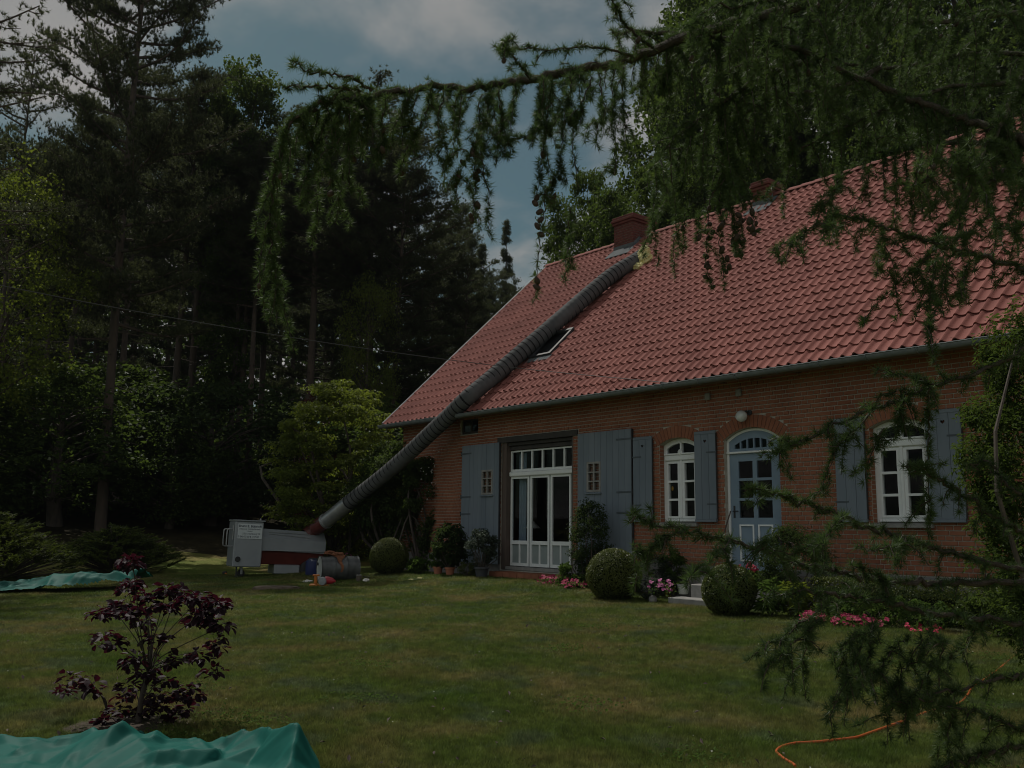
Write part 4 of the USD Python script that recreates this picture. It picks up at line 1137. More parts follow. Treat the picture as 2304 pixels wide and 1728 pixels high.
# ---- tarpaulins
from scipy.interpolate import LinearNDInterpolator
from scipy.ndimage import gaussian_filter
def tarp(ctrl, step, sig, amp, seed, lift=0.006, folds=(), crs=1.0):
    C = np.array([atd(x, y, d) for x, y, d in ctrl])
    ab = np.stack([(C - EYE) @ RH, (C - EYE) @ FH], 1)
    zz = np.maximum(C[:, 2] - gz(C[:, 0], C[:, 1]), 0.012)
    I = LinearNDInterpolator(ab, zz)
    a0, b0 = ab.min(0); a1, b1 = ab.max(0)
    A, B = np.meshgrid(np.arange(a0, a1, step), np.arange(b0, b1, step), indexing="ij")
    Z = I(A, B)
    ok = ~np.isnan(Z)
    Zf = np.where(ok, Z, 0)
    G = gaussian_filter(Zf, sig) / np.maximum(gaussian_filter(ok.astype(float), sig), 1e-3)
    P = EYE + A[..., None] * RH + B[..., None] * FH
    w = meshkit.fbm(np.stack([A * 3.1 + seed, B * 4.7, 0 * A], -1), 4, seed)
    cre = 1 - 2 * np.abs(meshkit.noise(np.stack([A * 2.3 + 0.7 * B, B * 3.1 - A, 0 * A + seed], -1), seed + 3) - 0.5)
    G = G + amp * (w - 0.5) + amp * 1.6 * np.maximum(cre - 0.70, 0) * 3
    for (x0, y0), (x1, y1), am, wd in folds:
        e0, e1 = [np.array([(q - EYE) @ RH, (q - EYE) @ FH]) for q in (onground(x0, y0 + 25), onground(x1, y1 + 25))]
        dv_ = e1 - e0; L2 = float(dv_ @ dv_)
        tt = np.clip(((A - e0[0]) * dv_[0] + (B - e0[1]) * dv_[1]) / L2, 0, 1)
        dist = np.hypot(A - e0[0] - tt * dv_[0], B - e0[1] - tt * dv_[1])
        G = G + am * np.maximum(0, 1 - dist / wd) * np.where(tt * (1 - tt) > 0, np.minimum(1, 6 * np.minimum(tt, 1 - tt) + 0.2), 0.2)
    rl = np.random.default_rng(seed + 50)
    for _ in range(26):
        th = rl.uniform(0, math.pi); ca, cb_ = rl.uniform(a0, a1), rl.uniform(b0, b1)
        dl_ = np.abs((A - ca) * math.sin(th) - (B - cb_) * math.cos(th)); al_ = (A - ca) * math.cos(th) + (B - cb_) * math.sin(th)
        ln_ = rl.uniform(0.25, 0.7)
        G = G + rl.uniform(0.008, 0.022) * crs * np.maximum(0, 1 - dl_ / rl.uniform(0.03, 0.07)) * np.maximum(0, 1 - np.abs(al_) / ln_)
    G = np.maximum(G, 0.004)
    P[..., 2] = gz(P[..., 0], P[..., 1]) + G + lift + (meshkit.fbm(P * [0.35, 0.35, 0.0], 3, 3) - 0.5) * 0.05
    n, k = A.shape
    idx = np.arange(n * k).reshape(n, k)
    q = ok[:-1, :-1] & ok[1:, :-1] & ok[:-1, 1:] & ok[1:, 1:]
    i = idx[:-1, :-1][q]
    f = np.concatenate([np.stack([i, i + k, i + k + 1], 1), np.stack([i, i + k + 1, i + 1], 1)])
    v, f = compact(P.reshape(-1, 3), f)
    return v, f
front = [(-200, 1662, 6.4), (-60, 1662, 6.35), (0, 1665, 6.3), (85, 1664, 6.28), (125, 1671, 6.3), (170, 1660, 6.2), (205, 1650, 6.15), (251, 1641, 5.82), (300, 1652, 5.86), (357, 1667, 5.93), (412, 1682, 6.1), (460, 1681, 6.15), (500, 1675, 6.08), (522, 1665, 6.05),
         (548, 1648, 5.98), (585, 1650, 5.92), (620, 1641, 5.72), (652, 1630, 5.62), (672, 1631, 5.58), (690, 1662, 5.62), (712, 1708, 5.72), (720, 1728, 5.62), (724, 1745, 5.52),
         (93, 1702, 5.85), (60, 1690, 6.0), (150, 1690, 5.9), (100, 1722, 5.75), (330, 1681, 5.60), (305, 1700, 5.52), (258, 1728, 5.40), (352, 1700, 5.56), (375, 1686, 5.74), (361, 1692, 5.50), (338, 1728, 5.42), (425, 1688, 5.56), (488, 1686, 5.60), (440, 1728, 5.48), (500, 1712, 5.58), (505, 1700, 5.8), (590, 1680, 5.75), (656, 1708, 5.34), (640, 1735, 5.26), (560, 1725, 5.6),
         (130, 1725, 5.55), (190, 1712, 5.56), (225, 1700, 5.62), (0, 1722, 5.7), (-80, 1715, 5.8), (-200, 1800, 5.1), (0, 1800, 5.1), (150, 1790, 5.15), (300, 1810, 5.0), (450, 1800, 5.1), (600, 1800, 5.05), (690, 1790, 5.15)]
tv, tf = tarp(front, 0.013, 0.5, 0.012, 7, folds=[((251, 1643), (93, 1702), 0.02, 0.10), ((251, 1643), (357, 1670), 0.025, 0.09), ((330, 1681), (258, 1728), 0.05, 0.08), ((361, 1688), (338, 1728), 0.045, 0.07), ((361, 1688), (488, 1687), 0.02, 0.07), ((488, 1687), (510, 1715), 0.04, 0.07),
    ((653, 1631), (656, 1710), 0.03, 0.09), ((548, 1650), (640, 1650), 0.012, 0.06), ((115, 1706), (215, 1700), 0.035, 0.06), ((-40, 1690), (95, 1698), 0.035, 0.08), ((560, 1688), (610, 1728), 0.03, 0.07), ((20, 1728), (95, 1700), 0.04, 0.08), ((430, 1700), (470, 1728), 0.025, 0.05)])
single("tarpaulin", (tv, tf), "tarpaulin", "crumpled green tarpaulin in the foreground below the purple bush", "tarpaulin", 50)
backt = [(-80, 1323, 20.7), (0, 1312, 20.7), (60, 1308, 20.6), (95, 1303, 20.5), (140, 1295, 20.4), (182, 1285, 20.3), (205, 1289, 20.4), (228, 1291, 20.4), (272, 1290, 20.6), (300, 1284, 20.9), (325, 1275, 21.2), (338, 1286, 21.6), (347, 1300, 21.8),
         (-80, 1335, 19.6), (0, 1329, 19.7), (90, 1324, 19.8), (150, 1323, 19.8), (265, 1317, 20.3), (300, 1312, 20.7), (336, 1303, 21.4), (150, 1306, 20.1), (240, 1303, 20.3), (200, 1314, 20.05), (60, 1317, 20.2), (285, 1300, 20.8)]
tv, tf = tarp(backt, 0.035, 0.9, 0.05, 19)
single("tarpaulin", (tv, tf), "tarpaulin", "low green tarpaulin spread on the lawn in front of the juniper", "tarpaulin", 50)

# ---- bench on the rise
p = onground(620, 1166)
ben = thing("garden_bench", "pale garden bench on the grassy rise behind the machine", "bench", p, math.degrees(YAW) + 4)
for k in range(3):
    part(ben, "seat_slat", bbox(-0.65, 0.65, -0.17 + 0.13 * k, -0.06 + 0.13 * k, 0.44, 0.475, 0.006), "stone")
for k in range(3):
    part(ben, "back_slat", bbox(-0.65, 0.65, 0.23, 0.255, 0.56 + 0.12 * k, 0.65 + 0.12 * k, 0.006), "brown_wood")
for x in (-0.5, 0.5):
    part(ben, "leg", cat([bbox(x - 0.035, x + 0.035, -0.15, -0.08, 0, 0.44), bbox(x - 0.035, x + 0.035, 0.16, 0.228, 0, 0.90)]), "brown_wood")

# ---- wire and orange hose
wpts = [onplane(1510, 862, (0, 1.0, 0), -0.60), atd(1180, 830, 21.5), atd(900, 795, 20.0), atd(610, 752, 18.5), atd(297, 699, 17.0), atd(0, 642, 15.6), atd(-400, 560, 14.0)]
single("overhead_wire", tube(catmull(wpts, 12), 0.009, 6), "wire", "thin grey overhead wire running from the gutter past the dark pines", "wire")
pole_p = wpts[-1]
pole = thing("wire_pole", "wooden pole that carries the overhead wire beside the garden", "pole", grd(pole_p))
part(pole, "post", tube([(0, 0, -0.2), (0, 0, pole_p[2] - float(gz(*pole_p[:2])) + 0.3)], [0.11, 0.085], 12), "bark", 50)
oh = [(238, 1668), (212, 1648), (180, 1630), (140, 1600), (125, 1578), (160, 1550), (240, 1530), (320, 1526), (400, 1520), (500, 1508), (600, 1495), (680, 1468), (760, 1440), (850, 1408), (930, 1380), (1000, 1350), (1120, 1318), (1220, 1285), (1265, 1235), (1290, 1195), (1400, 1120), (1500, 1040), (1590, 960), (1680, 900)]
op = np.array([onground(1700 + x / 2.642, 1100 + y / 2.642) + [0, 0, 0.022] for x, y in oh])
single("garden_hose", tube(catmull(op, 6), 0.0095, 8), "orange_hose", "thin orange garden hose curving over the lawn at the lower right", "hose", 50)

# ------------------------------------------------------------------ garden plants
def puff(centres, radii, n, rng, flat=1.0):
    """points with outward normals in clumps"""
    c = np.asarray(centres, float); r = np.broadcast_to(np.asarray(radii, float), (len(c),))
    k = rng.integers(0, len(c), n)
    d = rnd_dirs(rng, n)
    q = c[k] + d * (r[k] * rng.uniform(0.25, 1.0, n) ** 0.6)[:, None] * [1, 1, flat]
    return q, d

def stems(base, tips, r0, r1, rng, bend=0.15, seg=5, n=6):
    out = []
    for t in tips:
        t = np.asarray(t, float); b = np.asarray(base, float) + rng.normal(size=3) * [r0 * 1.5, r0 * 1.5, 0]
        mid = (b + t) / 2 + rng.normal(size=3) * np.linalg.norm(t - b) * bend + [0, 0, 0.1 * np.linalg.norm(t - b)]
        out.append(tube(catmull([b, mid, t], n // 2), np.linspace(r0, r1, 2 * (n // 2) + 1), seg, cap=False))
    return cat(out)

def shrub(name, label, catg, base, radii, hc, clumps, n, leaf, mat, seed, flat=0.8, group=None, stem=0.02, aspect=0.6, up=0.35, cr=0.32, look_stem="bark"):
    """leafy shrub: clumps over an uneven ellipsoid of half sizes radii centred hc above its base"""
    rng = np.random.default_rng(seed)
    base = np.asarray(base, float)
    d = rnd_dirs(rng, clumps)
    rad = rng.uniform(0.45, 1.0, clumps) ** 0.5
    cen = base + [0, 0, hc] + d * np.asarray(radii) * rad[:, None]
    cen[:, 2] = np.maximum(cen[:, 2], base[2] + 0.08)
    crad = cr * min(radii) * rng.uniform(0.6, 1.3, clumps)
    q, nrm = puff(cen, crad, n, rng, flat)
    q[:, 2] = np.maximum(q[:, 2], base[2] + 0.02)
    lf = leaf_cards(q, nrm * 0.9 + rng.normal(size=(n, 3)) * 0.42 + [0, 0, up], leaf * rng.uniform(0.7, 1.3, n), rng, aspect)
    t = thing(name, label, catg, group=group)
    part(t, "foliage", lf, mat, kind="stuff")
    part(t, "stems", stems(base - [0, 0, 0.05], cen[:: max(1, clumps // 14)], stem, stem * 0.3, rng), look_stem)
    return t, cen, crad

def box_ball(px, py_bottom, rpx, label, seed, squash=0.95, depth=None):
    b = onground(px, py_bottom - rpx * 0.12) if depth is None else grd(atd(px, py_bottom, depth))
    dep = float((b - EYE) @ FWD)
    r = rpx / FOC * dep
    rng = np.random.default_rng(seed)
    n = int(15000 * (r / 0.5) ** 2)
    d = rnd_dirs(rng, n)
    bump = 1 + 0.05 * (meshkit.fbm(d * 2.5 + seed, 3, seed) - 0.5) * 2
    q = d * (r * bump * rng.uniform(0.955, 1.015, n))[:, None] * [1, 1, squash]
    c = grd(b, r * squash * 0.93) + FH * r * 0.2
    q = q + c
    k = q[:, 2] > gz(q[:, 0], q[:, 1]) + 0.01
    q, d = q[k], d[k]
    t = thing("box_ball", label, "topiary", group=None)
    part(t, "foliage", leaf_cards(q, d * 1.0 + rng.normal(size=d.shape) * 0.38 + [0, 0, 0.15], 0.028 * rng.uniform(0.7, 1.35, len(q)), rng, 0.62), "box_leaf", kind="stuff")
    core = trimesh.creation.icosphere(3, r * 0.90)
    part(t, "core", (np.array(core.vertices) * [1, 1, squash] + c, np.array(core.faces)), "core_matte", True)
    part(t, "trunk", tube([grd(b, -0.05) + FH * r * 0.2, c], 0.03, 6), "bark")
box_ball(1383, 1358, 62, "large clipped box ball between the red flowers and the stone steps", 41)
box_ball(1645, 1394, 61, "large clipped box ball in front of the blue door, right of the steps", 42, 0.98)
box_ball(873, 1290, 44, "smaller clipped box ball right of the steel drum", 43, depth=23.2)

# light green spreading tree-shrub at the house corner
b = grd(EYE + (onground(770, 1255) - EYE) * 1.0)
b = grd(np.array([-25.6, 1.4, 0]))
def fit_shrub(px0, px1, py0, depth):
    """base and half sizes of a plant that fills px0..px1 up to py0 at that depth"""
    p = atd(0.5 * (px0 + px1), py0, depth)
    base = grd(p)
    return base, 0.5 * (px1 - px0) / FOC * depth, p[2] - base[2]
def big_bush(px0, px1, py0, depth, name, label, catg, mat, seed, clumps, n, leaf, flat=0.35, cr=0.30, **kw):
    base, w, h = fit_shrub(px0, px1, py0, depth)
    return shrub(name, label, catg, base, (w * 0.88, w * 0.88, h * 0.47), h * 0.50, clumps, n, leaf, mat, seed, flat=flat, cr=cr, **kw)
big_bush(596, 935, 840, 28.2, "hornbeam_bush", "tall pale green hornbeam bush beside the left end of the house", "bush", "bright_leaf", 51, 210, 35000, 0.105, 0.22, 0.24, up=1.0, stem=0.06)
big_bush(790, 985, 985, 26.4, "lilac_bush", "dense dark lilac bush at the left corner of the brick wall", "bush", "broad_leaf", 52, 110, 34000, 0.085, 0.8, 0.40, stem=0.05)
big_bush(905, 1000, 1000, 25.0, "elder_bush", "mid green elder bush under the left end of the gutter", "bush", "broad_leaf", 53, 70, 13000, 0.075, 0.8, 0.40, stem=0.04)
big_bush(700, 850, 1090, 29.0, "dark_bush", "dark low bush behind the hood of the machine", "bush", "broad_leaf", 54, 60, 14000, 0.07, 0.8, 0.36, stem=0.04)
big_bush(660, 800, 838, 36.0, "copper_bush", "dark red copper bush behind the pale hornbeam", "bush", "red_leaf", 55, 60, 6000, 0.09, 0.6, 0.36, stem=0.04)
rng = np.random.default_rng(60)
bl = thing("elder_blossom", "small white blossoms of the elder bush by the wall", "blossom", kind="stuff")
q = np.array([atd(x, y, 24.45) for x, y in zip(rng.normal(965, 15, 36), rng.normal(1075, 45, 36))])
part(bl, "flowers", leaf_cards(q, np.tile([0.6, -0.6, 0.5], (36, 1)) + rng.normal(size=(36, 3)) * 0.3, 0.04, rng, 0.9), "blossom_white", kind="stuff")

# juniper: feathery sprays rising outwards
rng = np.random.default_rng(70)
def juniper(px0, px1, py0, depth, seed, label, n=420):
    rng = np.random.default_rng(seed)
    base, w, h = fit_shrub(px0, px1, py0, depth)
    t = thing("juniper", label, "juniper", group=None)
    ps, ds, ls = [], [], []
    br = []
    for k in range(n):
        a_ = rng.uniform(0, 2 * np.pi); rr_ = w * rng.uniform(0.05, 1.0) ** 0.7
        hh = h * (0.98 - 0.62 * (rr_ / w) ** 1.7) * rng.uniform(0.62, 1.0)
        tip = base + [rr_ * math.cos(a_), rr_ * math.sin(a_), hh]
        dirv = unit(np.array([math.cos(a_), math.sin(a_), rng.uniform(0.0, 0.55)]))
        Ls = rng.uniform(0.45, 0.95)
        st = tip - dirv * Ls
        br.append(tube([base + (st - base) * 0.35, st, tip], [0.012, 0.008, 0.003], 4, cap=False))
        m_ = 46
        u = rng.uniform(0, 1, m_)
        side = unit(np.cross(dirv, [0, 0, 1.0]))
        q = st + dirv * (u * Ls)[:, None]
        dd = dirv * 0.8 + side * (rng.choice([-1, 1], m_) * rng.uniform(0.2, 0.9, m_))[:, None] + [0, 0, 1] * rng.normal(0.05, 0.25, m_)[:, None]
        ps.append(q); ds.append(dd); ls.append((0.20 - 0.09 * u) * rng.uniform(0.7, 1.2, m_))
    part(t, "branches", cat(br), "bark", kind="stuff")
    part(t, "foliage", needles(np.vstack(ps), np.vstack(ds), np.concatenate(ls), 0.030, rng), "juniper_leaf", kind="stuff")
juniper(-190, 190, 1140, 24.0, 71, "wide spreading juniper at the far left behind the tarpaulin", 520)
juniper(120, 415, 1172, 26.5, 72, "lower spreading juniper reaching right towards the machine", 420)

# purple smoke bush
rng = np.random.default_rng(80)
cl = [(800, 560), (760, 590), (680, 720), (600, 740), (760, 740), (730, 690), (880, 640), (900, 700), (1050, 620), (990, 600), (1000, 700), (1120, 660), (1200, 640), (1280, 690), (1310, 680), (1250, 790), (1310, 820), (1150, 780), (1200, 740), (620, 870), (690, 920), (590, 910), (880, 870), (930, 890), (850, 790), (900, 990), (800, 1010), (760, 1040), (1070, 1000), (1010, 1030), (1180, 1000), (1280, 900), (1300, 940), (1260, 1080), (880, 1090), (860, 1110), (1000, 1140), (1120, 1180), (1150, 1220), (1080, 1230), (760, 1170), (745, 1230), (930, 1250), (900, 1200), (700, 1310), (650, 1360), (620, 1390), (720, 1350), (1040, 1330), (430, 1120), (540, 1150), (560, 1190), (390, 1190), (360, 1190), (1000, 1250), (1100, 1310), (960, 1300), (1020, 1400), (850, 1330), (790, 440), (770, 430)]
sb = onground(310, 1638)
sdep = float((sb - EYE) @ FWD)
smoke = thing("smoke_bush", "purple leaved smoke bush with bare stems standing in the lawn", "bush")
cen = []
for x, y in cl:
    px_, py_ = x / 2.641, 1100 + y / 2.641
    spread = 0.16 if y > 1050 else 0.34
    cen.append(atd(px_, py_, sdep + np.clip(rng.normal() * spread, -0.5, 0.5)))
cen = np.array(cen)
stem_m = []
hub = sb + [0.0, 0.0, 0.0]
fork = sb + np.array([0, 0, 0.42]) + RH * 0.06
tr = part(smoke, "trunk", tube(catmull([sb - [0, 0, 0.05], sb + [0, 0, 0.2] + RH * 0.01, fork], 5), np.linspace(0.026, 0.016, 11), 8), "bark", 50)
side_root = atd(640 / 2.641, 1100 + 1330 / 2.641, sdep)
for k_, (c, (cx_, cy_)) in enumerate(zip(cen, cl)):
    if cx_ < 580 and cy_ > 1050:
        b0, mid = side_root, atd(600 / 2.641, 1100 + 1225 / 2.641, sdep)
    elif cy_ > 1050:
        if k_ % 2: continue
        b0 = sb + [0, 0, rng.uniform(0.05, 0.3)]; mid = (b0 + c) / 2 + [0, 0, 0.05]
    else:
        if k_ % 2 and cy_ > 600: continue
        b0 = fork - [0, 0, rng.uniform(0.0, 0.10)]
        mid = b0 * 0.55 + c * 0.45 + RH * float((b0 - c) @ RH) * 0.22 + rng.normal(size=3) * 0.015
    stem_m.append(tube(catmull([b0, mid, c], 5), np.linspace(0.0055, 0.0025, 11), 5, cap=False))
part(smoke, "stems", cat(stem_m), "twig_bark", kind="stuff")
lp, ln, ld = [], [], []
for c, (cx_, cy_) in zip(cen, cl):
    n_ = rng.integers(36, 50) if cy_ < 830 else rng.integers(16, 26)
    d = rnd_dirs(rng, n_) * [1, 1, 0.55]
    lp.append(c + d * 0.068 * rng.uniform(0.35, 1.25, (n_, 1))); ln.append(d * 0.35 + rng.normal(size=(n_, 3)) * 0.35 + [0, 0, 0.9]); ld.append(d + rng.normal(size=(n_, 3)) * 0.4)
lp, ln, ld = map(np.vstack, (lp, ln, ld))
ls = 0.064 * rng.uniform(0.7, 1.25, len(lp))
order = np.argsort(-(lp - EYE) @ UP)[:240]
rest = np.setdiff1d(np.arange(len(lp)), order)
for k in order:
    part(smoke, "leaf", oval_leaf(lp[k:k + 1], ln[k:k + 1], ld[k:k + 1], ls[k:k + 1], 0.72), "plum_leaf")
part(smoke, "foliage", oval_leaf(lp[rest], ln[rest], ld[rest], ls[rest], 0.72), "plum_leaf", kind="stuff")
# soil patch under it
m_ = trimesh.creation.icosphere(4, 1.0)
v = np.array(m_.vertices)
v = v * (1 + 0.3 * (meshkit.fbm(v * 3, 4, 4) - 0.5))[:, None]
q = v[:, :1] * RH * 0.62 + v[:, 1:2] * FH * 0.42 + v[:, 2:] * np.array([0, 0, 0.05]) + sb + RH * 0.05
single("soil_patch", (q, np.array(m_.faces)), "soil", None, None, True, kind="structure")

# potted plants along the wall
def front(px, y):
    return grd(onplane(px, 1250, (0, 1.0, 0), y))

def pot(px, y, r, h, mat, label, catg="flower pot"):
    p = front(px, y)
    t = thing("flower_pot", label, catg, p)
    part(t, "body", lathe([(0, 0), (r * 0.72, 0), (r * 0.95, h * 0.85), (r * 0.90, h * 0.84), (r * 0.7, h * 0.8)], 22), mat, 40)
    part(t, "rim", lathe([(r * 0.95, h * 0.8), (r * 1.08, h * 0.8), (r * 1.08, h), (r * 0.93, h), (r * 0.9, h * 0.82)], 22), mat, 40)
    part(t, "earth", lathe([(0, h * 0.84), (r * 0.9, h * 0.84)], 22), "soil")
    return p + [0, 0, h * 0.85]
t1 = pot(986, -0.85, 0.12, 0.19, "terracotta", "left terracotta flower pot under the leafy herbs by the wall")
t2 = pot(1013, -0.80, 0.12, 0.19, "terracotta", "right terracotta flower pot under the potted oleander")
t3 = pot(1084, -0.70, 0.17, 0.24, "dark_pot", "dark plant pot below the grey green shrub at the French window")
shrub("potted_herb", "bushy green herb growing in the left terracotta pot", "plant", t1, (0.22, 0.22, 0.18), 0.16, 20, 900, 0.06, "herb_leaf", 91, stem=0.006)
shrub("potted_oleander", "upright oleander with narrow dark leaves in the right terracotta pot", "plant", t2, (0.40, 0.36, 0.50), 0.55, 50, 3400, 0.11, "dark_leaf", 92, stem=0.012, aspect=0.25, up=0.7)
shrub("potted_shrub", "grey green shrub with pale flowers in the dark pot", "plant", t3, (0.40, 0.36, 0.40), 0.50, 40, 3000, 0.055, "grey_leaf", 93, stem=0.01)
shrub("small_box_bush", "small round box bush left of the dark plant pot", "bush", front(1052, -0.75), (0.22, 0.20, 0.17), 0.18, 26, 1500, 0.03, "box_leaf", 94, stem=0.006)
shrub("lily_clump", "low green lily clump with orange blossoms right of the smaller box ball", "plant", front(940, -1.0), (0.36, 0.25, 0.16), 0.20, 24, 900, 0.10, "herb_leaf", 95, stem=0.006, aspect=0.3, up=0.8)
shrub("climbing_rose", "dark climbing rose with small white flowers in front of the right barn shutter", "rose", front(1328, -0.50), (0.40, 0.34, 0.88), 0.93, 90, 7000, 0.045, "dark_leaf", 96, stem=0.014, cr=0.5)
shrub("herb_clump", "low leafy herb clump at the foot of the climbing rose", "plant", front(1287, -0.75), (0.35, 0.25, 0.25), 0.25, 24, 1500, 0.06, "herb_leaf", 97, stem=0.006)
shrub("lavender_clump", "grey green lavender clump behind the large box ball", "lavender", front(1450, -0.55), (0.72, 0.35, 0.40), 0.40, 60, 6500, 0.05, "grey_leaf", 98, stem=0.006, aspect=0.25, up=1.0)
shrub("cineraria", "silvery cineraria clump left of the pink petunias", "plant", front(1466, -1.25), (0.22, 0.18, 0.22), 0.22, 22, 1000, 0.045, "grey_leaf", 99, stem=0.005)
shrub("tall_herb", "feathery tall green herb between the lavender and the steps", "plant", front(1512, -0.38), (0.34, 0.20, 0.42), 0.44, 40, 3000, 0.07, "herb_leaf", 100, stem=0.006, aspect=0.2, up=1.0)
shrub("yew_shrub", "dark feathery yew shrub right of the blue door", "shrub", front(1790, -0.75), (0.62, 0.42, 0.66), 0.72, 80, 9000, 0.055, "dark_leaf", 101, stem=0.02, aspect=0.25, cr=0.4)
rng = np.random.default_rng(110)
def flowers(px, y_, spx, spy, n, size, mat, name, label, catg, lift=0.0, leaves=True, fwd=0.0):
    """flower patch: green leaves with many small blossoms"""
    n = int(n * 1.5); size = size * 1.45
    p = front(px, y_)
    dep = float((p - EYE) @ FWD)
    t = thing(name, label, catg)
    hs = spy / FOC * dep
    q = p + RH * rng.normal(0, spx / FOC * dep * 0.42, n)[:, None] + FH * (rng.normal(0, 0.13, n) + fwd)[:, None]
    z = rng.uniform(0.25, 1.0, n) * hs + lift
    q[:, 2] = gz(q[:, 0], q[:, 1]) + z
    fl = []
    for k in range(5):
        a_ = 2 * np.pi * k / 5 + rng.uniform(0, 1)
        dd = np.tile([math.cos(a_), math.sin(a_), 0.25], (n, 1)) + rng.normal(size=(n, 3)) * 0.15
        nn = np.tile([0.45, -0.45, 0.75], (n, 1)) + rng.normal(size=(n, 3)) * 0.25
        fl.append(oval_leaf(q, nn, dd, size * rng.uniform(0.8, 1.2, n), 0.9, 0.05))
    part(t, "blossoms", cat(fl), mat, kind="stuff")
    if leaves:
        m_ = n * 7
        u = p + RH * rng.normal(0, spx / FOC * dep * 0.45, m_)[:, None] + FH * (rng.normal(0, 0.15, m_) + fwd)[:, None]
        u[:, 2] = gz(u[:, 0], u[:, 1]) + rng.uniform(0.0, 0.85, m_) * hs + lift
        part(t, "foliage", leaf_cards(u, rng.normal(size=(m_, 3)) * 0.5 + [0, 0, 0.7], 0.05 * rng.uniform(0.6, 1.3, m_), rng, 0.6), "herb_leaf", kind="stuff")
    return t
flowers(1240, -0.80, 30, 17, 30, 0.032, "blossom_magenta", "begonia_clump", "leftmost red begonia clump below the threshold bricks", "begonias")
flowers(1292, -0.95, 36, 20, 44, 0.032, "blossom_magenta", "begonia_clump", "red begonia clump beside the large box ball", "begonias")
flowers(1822, -2.0, 32, 24, 30, 0.030, "blossom_magenta", "begonia_clump", "pinkish red begonia clump at the left end of the low hedge", "begonias")
flowers(1890, -2.05, 32, 26, 32, 0.030, "blossom_magenta", "begonia_clump", "bright magenta begonia clump in the middle before the low hedge", "begonias")
flowers(1950, -2.0, 28, 26, 28, 0.030, "blossom_magenta", "begonia_clump", "magenta begonia clump nearest the larch before the low hedge", "begonias")
flowers(2060, -2.0, 50, 18, 10, 0.026, "blossom_red", "begonia_clump", "sparse red begonias half hidden behind the larch twigs", "begonias")
flowers(1488, -1.30, 36, 34, 16, 0.034, "blossom_pink", "petunia_clump", "pink petunias spilling over the pots at the stone steps", "petunias", lift=0.14, fwd=0.1)
gp = thing("geraniums", "bright red geraniums on the step behind the right box ball", "geraniums")
gcs = [np.array([x, -0.74 - 0.08 * (k % 2), 0.60 + dz]) for k, (x, dz) in enumerate(((-10.28, 0.0), (-10.05, 0.04), (-9.85, 0.08), (-9.72, 0.05)))]
for c in gcs:
    n = 40
    q, d = puff([c], [0.085], n, rng, 0.8)
    part(gp, "flower_head", oval_leaf(q, d + [0.2, -0.2, 0.3], rng.normal(size=(n, 3)), 0.04, 0.9), "blossom_red")
q, d = puff([c - [0, 0, 0.17] for c in gcs], [0.17] * 4, 700, rng, 0.8)
part(gp, "foliage", leaf_cards(q, d * 0.4 + rng.normal(size=d.shape) * 0.4 + [0, 0, .5], 0.055, rng, 0.9), "herb_leaf", kind="stuff")
part(gp, "pot", moved(lathe([(0, 0), (0.10, 0), (0.14, 0.17), (0.12, 0.17)], 20), (-10.0, -0.74, 0.346)), "terracotta", 40)
wp = onplane(1538, 1337, (0, 0, 1.0), 0.102)
wpp = thing("flower_pot", "round white flower pot with pink petunias on the bottom step", "flower pot", wp)
part(wpp, "body", lathe([(0, 0), (0.075, 0), (0.085, 0.012), (0.112, 0.16), (0.112, 0.165), (0.095, 0.165)], 24), "white_pot", 40)
part(wpp, "rim", lathe([(0.108, 0.155), (0.122, 0.158), (0.122, 0.178), (0.10, 0.178)], 24), "white_pot", 40)
q, d = puff([wp + [0, 0, 0.22], wp + [0.05, 0.0, 0.26]], [0.12, 0.09], 260, rng, 0.7)
part(wpp, "leaves", leaf_cards(q, d * 0.4 + rng.normal(size=d.shape) * 0.4 + [0, 0, .5], 0.04, rng, 0.7), "herb_leaf", kind="stuff")
q, d = puff([wp + [0.02, 0, 0.29], wp + RH * 0.13 + [0, 0, 0.17]], [0.14, 0.09], 34, rng, 0.7)
part(wpp, "blossoms", cat([oval_leaf(q, d + [0.4, -0.4, 0.3], rng.normal(size=(34, 3)), 0.036, 0.9, 0.05) for _ in range(3)]), "blossom_pink", kind="stuff")
yp = onground(1508, 1343)
ypp = thing("flower_pot", "yellow green flower pot between the white pot and the silvery plants", "flower pot", yp)
part(ypp, "body", lathe([(0, 0), (0.095, 0), (0.135, 0.19), (0.12, 0.19), (0.11, 0.17), (0, 0.17)], 24), "yellow_pot", 40)
p = onground(1469, 1357)
sb2 = trimesh.creation.icosphere(3, 0.075)
single("stone_ball", (np.array(sb2.vertices) + p + [0, 0, 0.065], np.array(sb2.faces)), "stone", "small round stone ball on the grass left of the bottom step", "stone ball", True)
